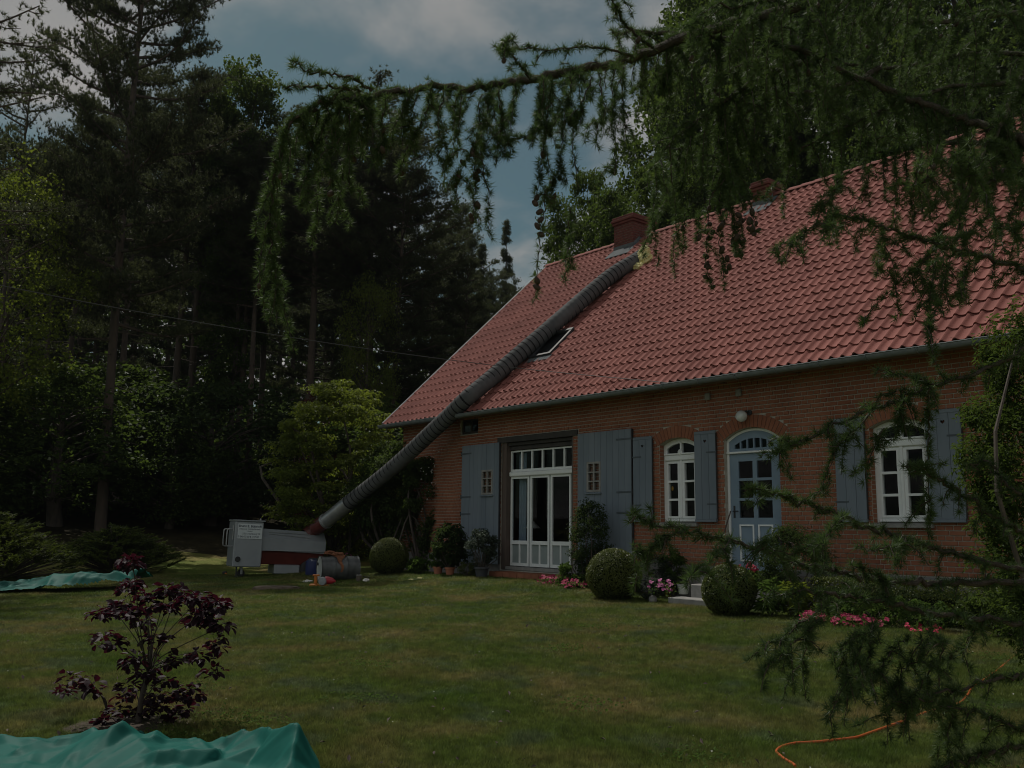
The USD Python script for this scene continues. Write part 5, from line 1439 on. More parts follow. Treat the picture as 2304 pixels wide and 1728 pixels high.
# low box hedge with upright leafy border plants
h0, h1 = np.array([-8.25, -1.05, 0]), np.array([-3.2, -1.0, 0])
rng = np.random.default_rng(120)
n = 26000
u = rng.uniform(0, 1, n); d = rnd_dirs(rng, n)
hq = h0 + (h1 - h0) * u[:, None] + np.clip(d * 1.6, -1, 1) * [0.2, 0.30, 0.26] + [0, 0, 0.30]
hq += rng.normal(size=(n, 3)) * 0.015
hedge = thing("box_hedge", "low clipped box hedge along the plinth under the nearest window", "hedge")
part(hedge, "foliage", leaf_cards(hq, d * 0.6 + rng.normal(size=(n, 3)) * 0.5 + [0, 0, 0.2], 0.034 * rng.uniform(0.7, 1.3, n), rng), "box_leaf", kind="stuff")
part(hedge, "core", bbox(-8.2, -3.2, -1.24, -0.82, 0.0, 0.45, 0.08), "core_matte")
for k, x in enumerate((-8.75, -8.45)):
    shrub("lily_clump", ("narrow leaved lily clump right behind the box ball", "pale green lily clump at the left end of the low hedge")[k], "lilies", np.array([x, -1.75 + 0.1 * k, 0.0]), (0.20, 0.16, 0.24), 0.26, 20, 420, 0.16, ("herb_leaf", "bright_leaf")[k], 130 + k, stem=0.005, aspect=0.16, up=1.4)
shrub("border_plants", "mixed leafy border plants with white specks in front of the low hedge", "plants", np.array([-6.9, -1.75, -0.03]), (1.1, 0.25, 0.20), 0.22, 60, 2600, 0.06, "herb_leaf", 135, stem=0.005)
shrub("border_plants", "leafy green border plants behind the larch twigs on the right", "plants", np.array([-5.0, -1.75, -0.03]), (0.9, 0.3, 0.30), 0.32, 50, 2600, 0.07, "broad_leaf", 136, stem=0.005)
# glossy evergreen at the right edge
base, w_, h_ = fit_shrub(2150, 2600, 660, 7.4)
shrub("pieris_bush", "tall glossy evergreen bush with pale leaf tips at the right edge of the lawn", "bush", base, (w_ * 0.95, w_ * 0.8, h_ * 0.48), h_ * 0.52, 330, 46000, 0.046, "broad_leaf", 140, flat=0.8, stem=0.025, aspect=0.36, up=0.8, cr=0.26)

# ------------------------------------------------------------------ forest trees: shapes defined once, every tree a thing of its own
def klass(name, parts_):
    path = "/World/" + name
    stage.CreateClassPrim(path)
    for nm, me, mat, sm, kd in parts_:
        p = usdkit.mesh(stage, path + "/" + nm, me, LOOK[mat], sm).GetPrim()
        tag(p, kind=kd)
    return path

def pine_parts(seed, H=20.0, crown0=0.48, R=2.9, tufts=11000, layers=13, droop=0.0):
    rng = np.random.default_rng(seed)
    zt = np.linspace(0, 1, 9)
    tr = np.stack([0.25 * np.sin(zt * 3 + seed) * zt, 0.25 * np.cos(zt * 2.3 + seed) * zt - 0.25 * 1 * zt * 0, zt * H * 0.985], 1)
    trunk = tube(tr, np.interp(zt, [0, 0.05, 0.5, 1], [0.23, 0.19, 0.13, 0.03]), 9)
    def axis(z):
        return np.array([np.interp(z, tr[:, 2], tr[:, 0]), np.interp(z, tr[:, 2], tr[:, 1]), z])
    limbs, tp, td = [], [], []
    nl = layers * 4
    weights = []
    paths = []
    for k in range(nl):
        t = (k + rng.uniform(0, 1)) / nl
        z = H * (crown0 + (0.97 - crown0) * t)
        a = k * 2.4 + rng.normal() * 0.5
        Lb = R * (0.35 + 0.85 * math.sin(math.pi * min(1, 0.30 + 0.62 * t))) * rng.uniform(0.55, 1.15)
        if t > 0.85: Lb *= 0.75
        rise = (0.05 + 0.55 * t - droop) * Lb
        b = axis(z)
        e = b + [Lb * math.cos(a), Lb * math.sin(a), rise]
        mid = (b + e) / 2 + [0, 0, -0.06 * Lb] + rng.normal(size=3) * 0.12
        P = catmull([b, mid, e], 4)
        limbs.append(tube(P, np.linspace(0.05, 0.015, len(P)), 5, cap=False))
        paths.append(P); weights.append(Lb)
        for _ in range(3):       # side twigs
            s = rng.uniform(0.35, 0.9); q = P[int(s * (len(P) - 1))]
            a2 = a + rng.choice([-1, 1]) * rng.uniform(0.5, 1.1)
            L2 = Lb * (1 - s * 0.5) * rng.uniform(0.3, 0.55)
            Q = np.array([q, q + [L2 * 0.5 * math.cos(a2), L2 * 0.5 * math.sin(a2), 0.1 * L2], q + [L2 * math.cos(a2), L2 * math.sin(a2), 0.35 * L2]])
            limbs.append(tube(Q, [0.02, 0.015, 0.008], 4, cap=False)); paths.append(Q); weights.append(L2 * 1.3)
    # a few dead stubs lower on the trunk
    for k in range(14):
        z = H * rng.uniform(0.12, crown0); a = rng.uniform(0, 6.28); L2 = rng.uniform(0.5, 1.7)
        b = axis(z)
        limbs.append(tube([b, b + [L2 * math.cos(a), L2 * math.sin(a), -0.12 * L2]], [0.02, 0.006], 4, cap=False))
    w = np.array(weights); w /= w.sum()
    pk = rng.choice(len(paths), tufts, p=w)
    for k in pk:
        P = paths[k]
        s = rng.uniform(0.10, 1.0) ** 0.8 * (len(P) - 1.001); i = int(s); f = s - i
        tp.append(P[i] * (1 - f) + P[i + 1] * f + rng.normal(size=3) * [0.16, 0.16, 0.09] + [0, 0, 0.05]); td.append(unit(P[i + 1] - P[i]) * 0.5 + [0, 0, 0.6])
    tp, td = np.array(tp), np.array(td)
    m_ = 15
    pos = np.repeat(tp, m_, 0); dr = np.repeat(td, m_, 0) + rng.normal(size=(len(tp) * m_, 3)) * 0.75
    fol = needles(pos, dr, 0.125 * rng.uniform(0.7, 1.3, len(pos)), 0.024, rng)
    return [("trunk", trunk, "pine_bark", 50, None), ("limbs", cat(limbs), "pine_bark", False, "stuff"), ("crown", fol, "pine_needle", False, "stuff")]

def broad_parts(seed, mat, H=14.0, crown0=0.30, R=3.6, clumps=130, leaves=15000, leaf=0.17, cr=0.9):
    rng = np.random.default_rng(seed)
    fork = H * 0.42
    trunk = tube([(0, 0, 0), (0.1, 0.05, fork * 0.5), (0.05, 0.15, fork), (0.0, 0.1, H * 0.78)], [0.22, 0.17, 0.13, 0.04], 9)
    d = rnd_dirs(rng, clumps)
    rad = rng.uniform(0.35, 1.0, clumps) ** 0.45
    cz = H * (crown0 + 1) / 2; hz = H * (1 - crown0) / 2
    cen = d * rad[:, None] * [R, R, hz] * (0.78 + 0.44 * meshkit.noise(d * 1.7 + seed, seed))[:, None] + [0, 0, cz]
    limbs = []
    for c in cen[::3]:
        b = np.array([0.05, 0.1, np.clip(c[2] - 0.55 * np.hypot(c[0], c[1]), H * 0.16, H * 0.75)])
        limbs.append(tube(catmull([b, (b + c) / 2 + [0, 0, 0.15], c], 3), np.linspace(0.05, 0.012, 7), 5, cap=False))
    q, nrm = puff(cen, cr * rng.uniform(0.55, 1.25, clumps), leaves, rng, 0.7)
    lf = leaf_cards(q, nrm * 0.5 + rng.normal(size=q.shape) * 0.55 + [0, 0, 0.35], leaf * rng.uniform(0.7, 1.3, leaves), rng, 0.7)
    return [("trunk", trunk, "bark", 50, None), ("limbs", cat(limbs), "bark", False, "stuff"), ("crown", lf, mat, False, "stuff")]

def spruce_parts(seed, H=18.0, R=2.4):
    rng = np.random.default_rng(seed)
    trunk = tube([(0, 0, 0), (0, 0, H * 0.5), (0, 0, H)], [0.2, 0.12, 0.02], 8)
    pos, dr = [], []
    for k in range(150):
        t = rng.uniform(0, 1) ** 0.8
        z = H * (0.12 + 0.87 * t); Lb = R * (1.02 - t) * rng.uniform(0.6, 1.1) + 0.12
        a = rng.uniform(0, 6.28)
        n_ = int(26 * Lb) + 14
        u = rng.uniform(0.1, 1, n_)
        c = np.stack([u * Lb * math.cos(a), u * Lb * math.sin(a), z - 0.25 * u * Lb + 0.12 * u * u * Lb], 1)
        pos.append(np.repeat(c, 6, 0) + rng.normal(size=(n_ * 6, 3)) * [0.12, 0.12, 0.06])
        dr.append(np.tile([math.cos(a), math.sin(a), -0.1], (n_ * 6, 1)) + rng.normal(size=(n_ * 6, 3)) * 0.6)
    pos, dr = np.vstack(pos), np.vstack(dr)
    return [("trunk", trunk, "bark", 50, None), ("crown", needles(pos, dr, 0.22 * rng.uniform(.7, 1.3, len(pos)), 0.05, rng), "pine_needle", False, "stuff")]

KL = {
    "pine_a": klass("pine_shape", pine_parts(201)),
    "pine_b": klass("pine_shape_other", pine_parts(202, crown0=0.55, R=2.5, tufts=9000)),
    "pine_d": klass("pine_shape_sparse", pine_parts(204, crown0=0.42, R=2.9, tufts=4200)),
    "tall_a": klass("tall_broad_shape", broad_parts(217, "broad_leaf", H=26.0, crown0=0.16, R=5.8, clumps=420, leaves=72000, leaf=0.23, cr=1.05)),
    "tall_b": klass("tall_broad_shape_other", broad_parts(218, "broad_leaf", H=24.0, crown0=0.18, R=4.4, clumps=320, leaves=52000, leaf=0.22, cr=0.95)),
    "tall_c": klass("tall_slender_shape", broad_parts(219, "broad_leaf", H=26.0, crown0=0.2, R=2.4, clumps=230, leaves=24000, leaf=0.20, cr=0.75)),
    "pine_e": klass("pine_shape_dense", pine_parts(205, crown0=0.26, R=3.7, tufts=27000, layers=24)),
    "pine_c": klass("pine_shape_wide", pine_parts(203, crown0=0.30, R=3.6, tufts=16000, layers=17)),
    "oak_a": klass("broad_shape", broad_parts(211, "broad_leaf")),
    "oak_b": klass("broad_shape_other", broad_parts(212, "broad_leaf", R=3.0, clumps=110, leaves=12000)),
    "birch": klass("bright_shape", broad_parts(213, "bright_leaf", R=3.2, clumps=120, leaves=12000, leaf=0.15)),
    "bush": klass("thicket_shape", broad_parts(214, "broad_leaf", H=6.0, crown0=0.04, R=2.4, clumps=90, leaves=8000, leaf=0.17, cr=0.75)),
    "dark_bush": klass("dark_thicket_shape", broad_parts(215, "dark_leaf", H=6.0, crown0=0.03, R=2.5, clumps=90, leaves=8000, leaf=0.18, cr=0.8)),
    "spruce": klass("spruce_shape", spruce_parts(216)),
}
KH = {"pine_e": 20, "pine_d": 20, "tall_a": 26, "tall_b": 24, "tall_c": 26, "pine_a": 20, "pine_b": 20, "pine_c": 20, "oak_a": 14, "oak_b": 14, "birch": 14, "bush": 6, "dark_bush": 6, "spruce": 18}
KR = {"pine_e": 3.9, "pine_d": 3.1, "tall_a": 6.2, "tall_b": 4.8, "tall_c": 2.8, "pine_a": 3.1, "pine_b": 2.7, "pine_c": 3.8, "oak_a": 3.9, "oak_b": 3.4, "birch": 3.5, "bush": 2.6, "dark_bush": 2.7, "spruce": 2.4}

def tree(kind, name, label, catg, px, depth, top, half=None, spin=0.0, group=None):
    p = atd(px, top, depth)
    b = grd(p, -0.1)
    H = p[2] - b[2]
    if H < 1.0:
        return
    x = UsdGeom.Xform.Define(stage, numbered("/World/" + name))
    x.AddTranslateOp().Set(Gf.Vec3d(*map(float, b)))
    x.AddRotateZOp().Set(float(spin))
    sz = H / KH[kind]
    sx = sz * 0.95 if half is None else (half / FOC * depth) / KR[kind]
    x.AddScaleOp().Set(Gf.Vec3f(float(sx), float(sx), float(sz)))
    x.GetPrim().GetReferences().AddInternalReference(KL[kind])
    x.GetPrim().SetInstanceable(True)
    tag(x.GetPrim(), label, catg, group)

tree("pine_e", "pine_tree", "tallest dark pine, its long grey trunk rising behind the juniper", "pine", 350, 38, -430, 205, 40)
tree("pine_d", "pine_tree", "open crowned pine whose boughs reach in at the upper left corner", "pine", -70, 27, -330, 250, 100)
tree("pine_d", "pine_tree", "small pine with upright leading shoots against the sky at the far left", "pine", 78, 38, 95, 105, 10)
tree("pine_b", "pine_tree", "thin dark pine just right of the tallest pine's trunk", "pine", 478, 47, 150, 130, 200)
tree("tall_c", "broad_tree", "pale green leafy tree against the sky right of the tallest pine", "tree", 565, 45, 100, 95, 20)
tree("pine_a", "pine_tree", "layered pine with boughs spreading right under the larch's hanging twigs", "pine", 850, 46, 190, 180, 300)
tree("pine_b", "pine_tree", "dark pine between the hornbeam and the layered pine", "pine", 720, 44, 250, 150, 70)
tree("spruce", "spruce_tree", "far bluish spruce with a pointed top in the gap of sky", "spruce", 1140, 78, 492, 52, 0)
tree("spruce", "spruce_tree", "second far spruce left of the pointed one", "spruce", 1085, 70, 545, 60, 50)
tree("pine_b", "pine_tree", "far slender pine above the left slope of the roof", "pine", 1030, 62, 455, 75, 150)
tree("birch", "broad_tree", "sunlit bright green tree at the far left below the small pine", "tree", 30, 33, 360, 190, 0)
tree("birch", "broad_tree", "sunlit young tree among the dark trunks behind the hornbeam bush", "tree", 835, 40, 605, 75, 90)
tree("tall_b", "broad_tree", "leafy tree directly left of the front chimney", "tree", 1335, 40, 375, 120, 30)
tree("tall_b", "broad_tree", "mid green rounded tree behind the front chimney", "tree", 1460, 37, 375, 150, 60)
tree("tall_b", "broad_tree", "dark leafy tree rising over the ridge right of the front chimney", "tree", 1600, 46, -60, 210, 130)
tree("tall_a", "broad_tree", "broad dark tree behind the middle of the roof ridge", "tree", 1720, 42, -120, 270, 200)
tree("tall_b", "broad_tree", "lower leafy tree beside the hidden second chimney", "tree", 1600, 36, 290, 140, 250)
tree("tall_b", "broad_tree", "tall dark tree behind the right half of the roof", "tree", 1880, 43, -200, 240, 310)
tree("tall_a", "broad_tree", "leafy tree close behind the right part of the ridge", "tree", 2010, 34, 60, 190, 15)
tree("tall_a", "broad_tree", "tall dark tree at the upper right behind the roof", "tree", 2140, 41, -240, 280, 75)
tree("tall_b", "broad_tree", "leafy tree at the right edge above the end of the ridge", "tree", 2350, 38, -160, 260, 140)
rng = np.random.default_rng(300)
PG, PL = "dark forest pines", "dark pine standing among many alike in the forest behind the garden"
lim = [(-300, 280), (180, 300), (200, 130), (520, 140), (560, 200), (640, 240), (1000, 300), (1030, 470), (1250, 560)]
for k in range(44):
    px = -260 + 1480 * ((k * 0.618) % 1.0) + rng.normal() * 12
    dep_ = rng.uniform(40, 92)
    top = np.interp(px, [a for a, b in lim], [b for a, b in lim]) + rng.uniform(10, 190) + (dep_ - 40) * 1.0
    tree(("pine_a", "pine_b", "pine_c")[k % 3], "pine_tree", PL, "pine", px, dep_, top, None, rng.uniform(0, 360), PG)
UG, ULb = "forest understorey", "dark leafy undergrowth bush among the trunks of the forest"
for k in range(58):
    px = -260 + 1520 * ((k * 0.7548) % 1.0) + rng.normal() * 15
    dep_ = rng.uniform(37, 80) if k % 3 else rng.uniform(34, 45)
    hgt = rng.uniform(2.5, 7.5)
    p = grd(atd(px, 1100, dep_)); u_, d_ = None, (p - EYE)
    top = 864 - FOC * ((d_ + [0, 0, hgt]) @ UP) / ((d_ + [0, 0, hgt]) @ FWD)
    if 545 < px < 660 and dep_ < 47: continue
    tree(("bush", "dark_bush", "dark_bush")[k % 3], "undergrowth_bush", ULb, "bush", px, dep_, top, hgt * 0.62 / dep_ * FOC, rng.uniform(0, 360), UG)
# far forest that reads as one mass
rng = np.random.default_rng(310)
cs = np.array([grd(atd(px, 1100, d)) for px, d in zip(np.linspace(-900, 2600, 260), rng.uniform(92, 125, 260))])
cs = cs[[not (-30 < c[0] < 5 and -2 < c[1] < 30) for c in cs]]
hs = rng.uniform(23, 31, len(cs))
rel_ = cs - EYE
upx = 1152 + FOC * (rel_ @ RIGHT) / (rel_ @ FWD)
hs = np.where((upx > 960) & (upx < 1300), hs * 0.62, hs)
c2 = np.repeat(cs, 330, 0); n = len(c2)
q = c2 + rng.normal(size=(n, 3)) * [2.2, 2.2, 0]
q[:, 2] += np.repeat(hs, 330) * rng.uniform(0.0, 1.0, n) ** 0.8
ff = leaf_cards(q, rnd_dirs(rng, n) + [0.4, -0.4, 0.3], 0.75 * rng.uniform(0.5, 1.2, n), rng, 0.9)
single("far_forest", ff, "dark_leaf", "far dark forest behind the pines", "forest", kind="stuff")

# ------------------------------------------------------------------ the larch that overhangs the picture
rng = np.random.default_rng(400)
larch = thing("larch_tree", "overhanging larch with drooping needle twigs and small dark cones", "larch")
def tuft(seed, n=26, L=0.024):
    r = np.random.default_rng(seed)
    z = r.uniform(-0.15, 1.0, n); a = r.uniform(0, 6.28, n); s = np.sqrt(1 - z * z)
    d = np.stack([s * np.cos(a), s * np.sin(a), z], 1)
    return needles(d * 0.002, d, L * r.uniform(0.75, 1.15, n), 0.0019, r)
TP, TD = [], []          # tuft places and directions
CONES = []
tubes = []
def needle_along(P, spacing=0.0095, jit=0.0025, tip=True, skip=0.0):
    seg = np.linalg.norm(np.diff(P, axis=0), axis=1); cum = np.concatenate([[0], np.cumsum(seg)])
    s = np.arange(skip, cum[-1], spacing)
    if len(s) == 0: return
    c = np.stack([np.interp(s, cum, P[:, k]) for k in range(3)], 1)
    t = unit(np.stack([np.interp(np.minimum(s + 0.01, cum[-1]), cum, P[:, k]) for k in range(3)], 1) - np.stack([np.interp(np.maximum(s - 0.01, 0), cum, P[:, k]) for k in range(3)], 1))
    r = rnd_dirs(rng, len(s)); r = unit(r - t * (r * t).sum(1, keepdims=True))
    TP.append(c + r * 0.003 + rng.normal(size=c.shape) * jit * 0.4); TD.append(r + t * 0.25 + [0, 0, 0.25])
def px3(pts, d0, d1):
    n = len(pts)
    return np.array([atd(x, y, d0 + (d1 - d0) * k / max(1, n - 1)) for k, (x, y) in enumerate(pts)])
def hang(b, length, side, cones=0):
    """a drooping twig from point b"""
    n = 6
    P = [b]
    d = unit(side + [0, 0, -0.25])
    for k in range(n):
        d = unit(d + np.array([0, 0, -0.55]) + rng.normal(size=3) * 0.12)
        P.append(P[-1] + d * length / n)
    P = catmull(P, 3)
    tubes.append(tube(P, np.linspace(0.0022, 0.0009, len(P)), 4, cap=False))
    needle_along(P)
    for _ in range(cones):
        CONES.append((P[rng.integers(len(P) // 3, len(P))], rng.uniform(0.8, 1.2)))
    if length > 0.16:
        for _ in range(rng.integers(1, 4)):
            j = rng.integers(2, len(P) - 2)
            hang2(P[j], length * rng.uniform(0.25, 0.5), unit(side + rng.normal(size=3) * 0.9))
def hang2(b, length, side):
    P = [b]; d = unit(side + [0, 0, -0.1])
    for k in range(4):
        d = unit(d + np.array([0, 0, -0.4]) + rng.normal(size=3) * 0.12); P.append(P[-1] + d * length / 4)
    P = np.array(P)
    tubes.append(tube(P, np.linspace(0.0016, 0.0008, len(P)), 4, cap=False)); needle_along(P)
def limb(pts, d0, d1, r0, r1, every, hmin, hmax, up=0.25, needles_on=True, t0=0.0, flat=False, cones=0.05):
    P = catmull(px3(pts, d0, d1), 8)
    P = P + 0.006 * rng.normal(size=P.shape) * np.linspace(0.4, 1, len(P))[:, None]
    r = np.linspace(r0, r1, len(P))
    part(larch, "branch", tube(P, r, 7), "twig_bark", 50)
    seg = np.linalg.norm(np.diff(P, axis=0), axis=1); cum = np.concatenate([[0], np.cumsum(seg)])
    if needles_on:
        needle_along(P, 0.010, skip=cum[-1] * t0)
    s = cum[-1] * t0 + every * 0.5
    while s < cum[-1] * 0.99:
        b = np.array([np.interp(s, cum, P[:, k]) for k in range(3)])
        i = min(np.searchsorted(cum, s), len(P) - 1)
        t = unit(P[i] - P[max(0, i - 1)])
        side = unit(t * 0.7 + rng.normal(size=3) * [0.7, 0.7, 0.3])
        L = rng.uniform(hmin, hmax)
        if rng.uniform() < up:
            hang2(b, max(L * 0.42, 0.045), unit(t + [0, 0, 1.1] + rng.normal(size=3) * 0.5))
        elif flat:
            hang2(b, L, unit(t * 0.8 + rng.normal(size=3) * 0.6 + [0, 0, -0.1]))
        else:
            hang(b, L, side, 1 if rng.uniform() < cones else 0)
        s += every * rng.uniform(0.6, 1.4)
    return P
def twig(pts, d, cones=0, side=0.05, bare=False, r=0.0022):
    P = catmull(px3(pts, d, d + rng.normal() * 0.08), 7)
    P = P + 0.003 * rng.normal(size=P.shape)
    tubes.append(tube(P, np.linspace(r, 0.001, len(P)), 4, cap=False))
    needle_along(P, 0.022 if bare else 0.0095)
    n = int(len(P) * side * 4)
    for _ in range(n):
        hang2(P[rng.integers(1, len(P) - 1)], rng.uniform(0.03, 0.10), rnd_dirs(rng, 1)[0] + [0, 0, -0.3])
    for _ in range(cones):
        CONES.append((P[rng.integers(len(P) // 3, len(P))] + rng.normal(size=3) * 0.006, rng.uniform(0.8, 1.25)))

# main bough along the top
MB = limb([(2420, -110), (2150, -60), (1960, -25), (1808, 12), (1618, 58), (1422, 128), (1300, 158), (1190, 178), (1106, 190), (958, 199), (836, 212), (768, 224), (700, 250)], 3.3, 2.5, 0.022, 0.005, 0.024, 0.06, 0.26, 0.42, t0=0.22)
limb([(836, 205), (790, 176), (730, 163), (663, 150)], 2.5, 2.42, 0.004, 0.0018, 0.10, 0.02, 0.05, 0.6)
limb([(812, 203), (740, 196), (680, 197), (625, 195)], 2.5, 2.55, 0.004, 0.0016, 0.10, 0.02, 0.05, 0.6)
limb([(1190, 175), (1150, 120), (1130, 100), (1160, 82)], 2.65, 2.5, 0.003, 0.0015, 0.05, 0.03, 0.07, 0.8)
limb([(1422, 126), (1330, 103), (1230, 112), (1110, 104)], 2.8, 2.6, 0.004, 0.0015, 0.06, 0.03, 0.10, 0.5)
limb([(1470, 110), (1410, 60), (1385, 10), (1380, -40)], 2.9, 2.8, 0.005, 0.002, 0.04, 0.05, 0.14, 0.5)
# left end: hanging curtain
limb([(700, 248), (662, 270), (630, 330), (614, 420), (606, 500), (612, 560), (620, 640), (622, 690)], 2.5, 2.45, 0.0045, 0.0014, 0.035, 0.04, 0.16, 0.15)
for pts, c in [([(690, 250), (665, 330), (640, 400), (620, 455)], 0), ([(720, 240), (700, 320), (690, 420), (672, 470)], 1), ([(735, 235), (722, 330), (716, 450), (700, 560)], 0), ([(770, 228), (752, 300), (742, 380), (748, 430)], 2),
               ([(800, 225), (785, 300), (770, 400), (755, 500)], 0), ([(820, 220), (800, 290), (792, 360), (780, 420)], 3), ([(872, 212), (860, 270), (862, 320), (850, 345)], 4), ([(925, 205), (905, 250), (880, 300), (870, 330)], 1),
               ([(970, 205), (955, 265), (925, 320), (895, 400)], 1), ([(1000, 205), (985, 280), (1000, 330), (1008, 375)], 0), ([(1040, 200), (1020, 240), (1045, 275)], 0), ([(1082, 215), (1080, 280), (1088, 350), (1098, 430), (1102, 540)], 4),
               ([(1078, 300), (1060, 340), (1040, 380), (1026, 415)], 5), ([(1072, 330), (1068, 420), (1062, 500)], 5), ([(1125, 205), (1128, 260), (1135, 310), (1136, 350)], 0), ([(1160, 190), (1150, 240), (1138, 280)], 0),
               ([(1225, 180), (1215, 240), (1205, 300), (1140, 315)], 0), ([(1240, 190), (1228, 290), (1215, 390), (1208, 450)], 2), ([(1285, 178), (1280, 240), (1290, 330), (1300, 420)], 1), ([(1262, 290), (1265, 330), (1250, 400), (1240, 460)], 8),
               ([(1300, 170), (1320, 190), (1340, 210)], 0), ([(1380, 150), (1378, 230), (1385, 320), (1380, 400)], 2), ([(1350, 160), (1355, 230), (1345, 290)], 0), ([(1400, 150), (1402, 260), (1412, 340)], 0), ([(1330, 170), (1310, 240), (1298, 270)], 0)]:
    twig(pts, 2.58 + 0.1 * rng.uniform(-1, 1), c, 0.07)
twig([(1230, 430), (1218, 500), (1212, 560), (1205, 640), (1202, 690)], 2.55, 0, 0.0, True, 0.0016)
for y in (628, 640, 452, 470, 488, 505, 520): CONES.append((atd(1213 + rng.normal() * (3 if y > 600 else 9), y, 2.55), 1.1))
twig([(1285, 470), (1280, 540), (1283, 580), (1288, 615)], 2.6, 0, 0.04)
# second bough running down to the right, with the dense curtain under it
B2 = limb([(1380, 75), (1459, 73), (1640, 86), (1799, 113), (1981, 195), (2110, 245), (2230, 292), (2360, 350)], 3.2, 2.7, 0.006, 0.013, 0.034, 0.08, 0.34, 0.2)
limb([(1620, 60), (1612, 170), (1622, 300), (1632, 400), (1640, 470)], 3.1, 3.0, 0.008, 0.003, 0.030, 0.06, 0.26, 0.15, cones=0.2)
for j, (xs, ys, d) in enumerate([((2350, 2100, 1900, 1700, 1520), (20, 50, 40, 75, 140), 3.7), ((2380, 2200, 2020, 1850, 1700), (130, 120, 150, 150, 230), 4.0), ((2380, 2180, 2000, 1800, 1560), (-60, -30, -20, -10, 30), 3.1),
                                 ((2400, 2260, 2120, 1960, 1800), (210, 190, 200, 260, 330), 3.6), ((2350, 2290, 2240, 2180), (60, 200, 300, 380), 2.9), ((1990, 1900, 1780, 1660, 1520), (150, 190, 215, 260, 340), 3.5), ((1800, 1700, 1580, 1470), (140, 180, 260, 350), 3.2), ((2330, 2150, 1960), (330, 320, 350), 3.4)]):
    limb(list(zip(xs, ys)), d, d - 0.3, 0.012, 0.003, 0.032, 0.08, 0.36, 0.2, cones=0.1)
for pts, c in [([(1632, 400), (1600, 450), (1592, 520), (1588, 590), (1600, 640)], 12), ([(1640, 420), (1625, 500), (1620, 560), (1634, 612)], 9), ([(1670, 440), (1668, 500), (1662, 545)], 9), ([(1690, 440), (1694, 490), (1700, 530)], 10), ([(1545, 470), (1540, 520), (1540, 560)], 1), ([(1570, 480), (1572, 540)], 2), ([(1655, 500), (1650, 545), (1668, 575)], 6)]:
    twig(pts, 2.95, c, 0.03, c > 5)
# branches in front of the roof at the right
limb([(2330, 625), (2304, 603), (2215, 580), (2127, 556), (2060, 535), (2001, 516), (1940, 492), (1872, 482)], 2.5, 2.35, 0.007, 0.0022, 0.045, 0.05, 0.13, 0.3, flat=True)
limb([(2330, 400), (2270, 380), (2215, 420), (2150, 480), (2110, 540), (2080, 600)], 2.7, 2.5, 0.006, 0.002, 0.05, 0.04, 0.12, 0.3, flat=True)
for pts, c in [([(1896, 395), (1865, 450), (1833, 500), (1780, 540), (1735, 570)], 0), ([(1880, 470), (1868, 500), (1846, 525)], 0), ([(2075, 345), (2062, 400), (2050, 465)], 1), ([(2110, 330), (2095, 390), (2075, 410)], 3), ([(2150, 340), (2165, 410), (2155, 470)], 1), ([(2190, 300), (2180, 360), (2190, 400)], 0),
               ([(1990, 520), (1985, 560), (1974, 614)], 0), ([(2100, 570), (2040, 620), (1990, 670), (1935, 728)], 0), ([(2110, 580), (2095, 650), (2090, 700), (2094, 745)], 0), ([(2125, 580), (2120, 640), (2085, 740)], 0), ([(2180, 590), (2165, 650), (2160, 690)], 0), ([(2230, 480), (2180, 520), (2120, 560)], 0), ([(2304, 505), (2270, 510), (2235, 508)], 0), ([(2210, 360), (2170, 460), (2140, 560)], 1)]:
    twig(pts, 2.42 + rng.normal() * 0.06, c, 0.08)
# branches in front of the wall
limb([(2330, 760), (2304, 790), (2216, 829), (2100, 869), (2030, 900), (1945, 930), (1870, 965), (1800, 995), (1752, 1008)], 2.3, 2.2, 0.0065, 0.002, 0.08, 0.03, 0.08, 0.35, flat=True)
for pts in [[(2100, 868), (2060, 850), (2010, 838), (1970, 835)], [(2080, 880), (2040, 882), (2000, 880)], [(1860, 965), (1880, 1000), (1866, 1060), (1862, 1105)], [(2030, 905), (2028, 940), (2020, 960)], [(1960, 925), (1910, 985), (1860, 1010)], [(1800, 995), (1770, 1010), (1716, 1025)], [(2090, 875), (2089, 960), (2085, 1040), (2089, 1140), (2085, 1240)], [(1990, 960), (1950, 1040), (1908, 1070)], [(2010, 990), (1960, 985)]]:
    twig(pts, 2.2, 0, 0.04)
limb([(2330, 1215), (2304, 1198), (2227, 1158), (2160, 1105), (2115, 1082), (2070, 1060), (2031, 1046)], 2.3, 2.2, 0.006, 0.002, 0.075, 0.03, 0.075, 0.3, flat=True)
limb([(2330, 1290), (2172, 1252), (2042, 1216), (1973, 1190), (1887, 1158), (1800, 1133), (1777, 1121), (1720, 1105), (1671, 1096)], 2.3, 2.15, 0.007, 0.002, 0.08, 0.03, 0.08, 0.3, flat=True)
limb([(2330, 1306), (2161, 1313), (2060, 1310), (1973, 1306), (1887, 1285), (1800, 1266), (1701, 1233), (1623, 1212), (1536, 1197), (1470, 1176), (1424, 1173)], 2.25, 2.05, 0.008, 0.002, 0.09, 0.02, 0.045, 0.3, flat=True)
limb([(2330, 1410), (2190, 1390), (2063, 1372), (1960, 1350), (1885, 1335), (1800, 1330), (1740, 1340)], 2.1, 2.0, 0.007, 0.002, 0.075, 0.03, 0.08, 0.2, flat=True)
limb([(2340, 1520), (2304, 1522), (2240, 1530), (2150, 1554), (2070, 1575)], 2.0, 1.95, 0.006, 0.002, 0.075, 0.03, 0.075, 0.2, flat=True)
limb([(2340, 1670), (2250, 1690), (2170, 1710), (2090, 1740)], 1.95, 1.9, 0.006, 0.002, 0.075, 0.03, 0.075, 0.2, flat=True)
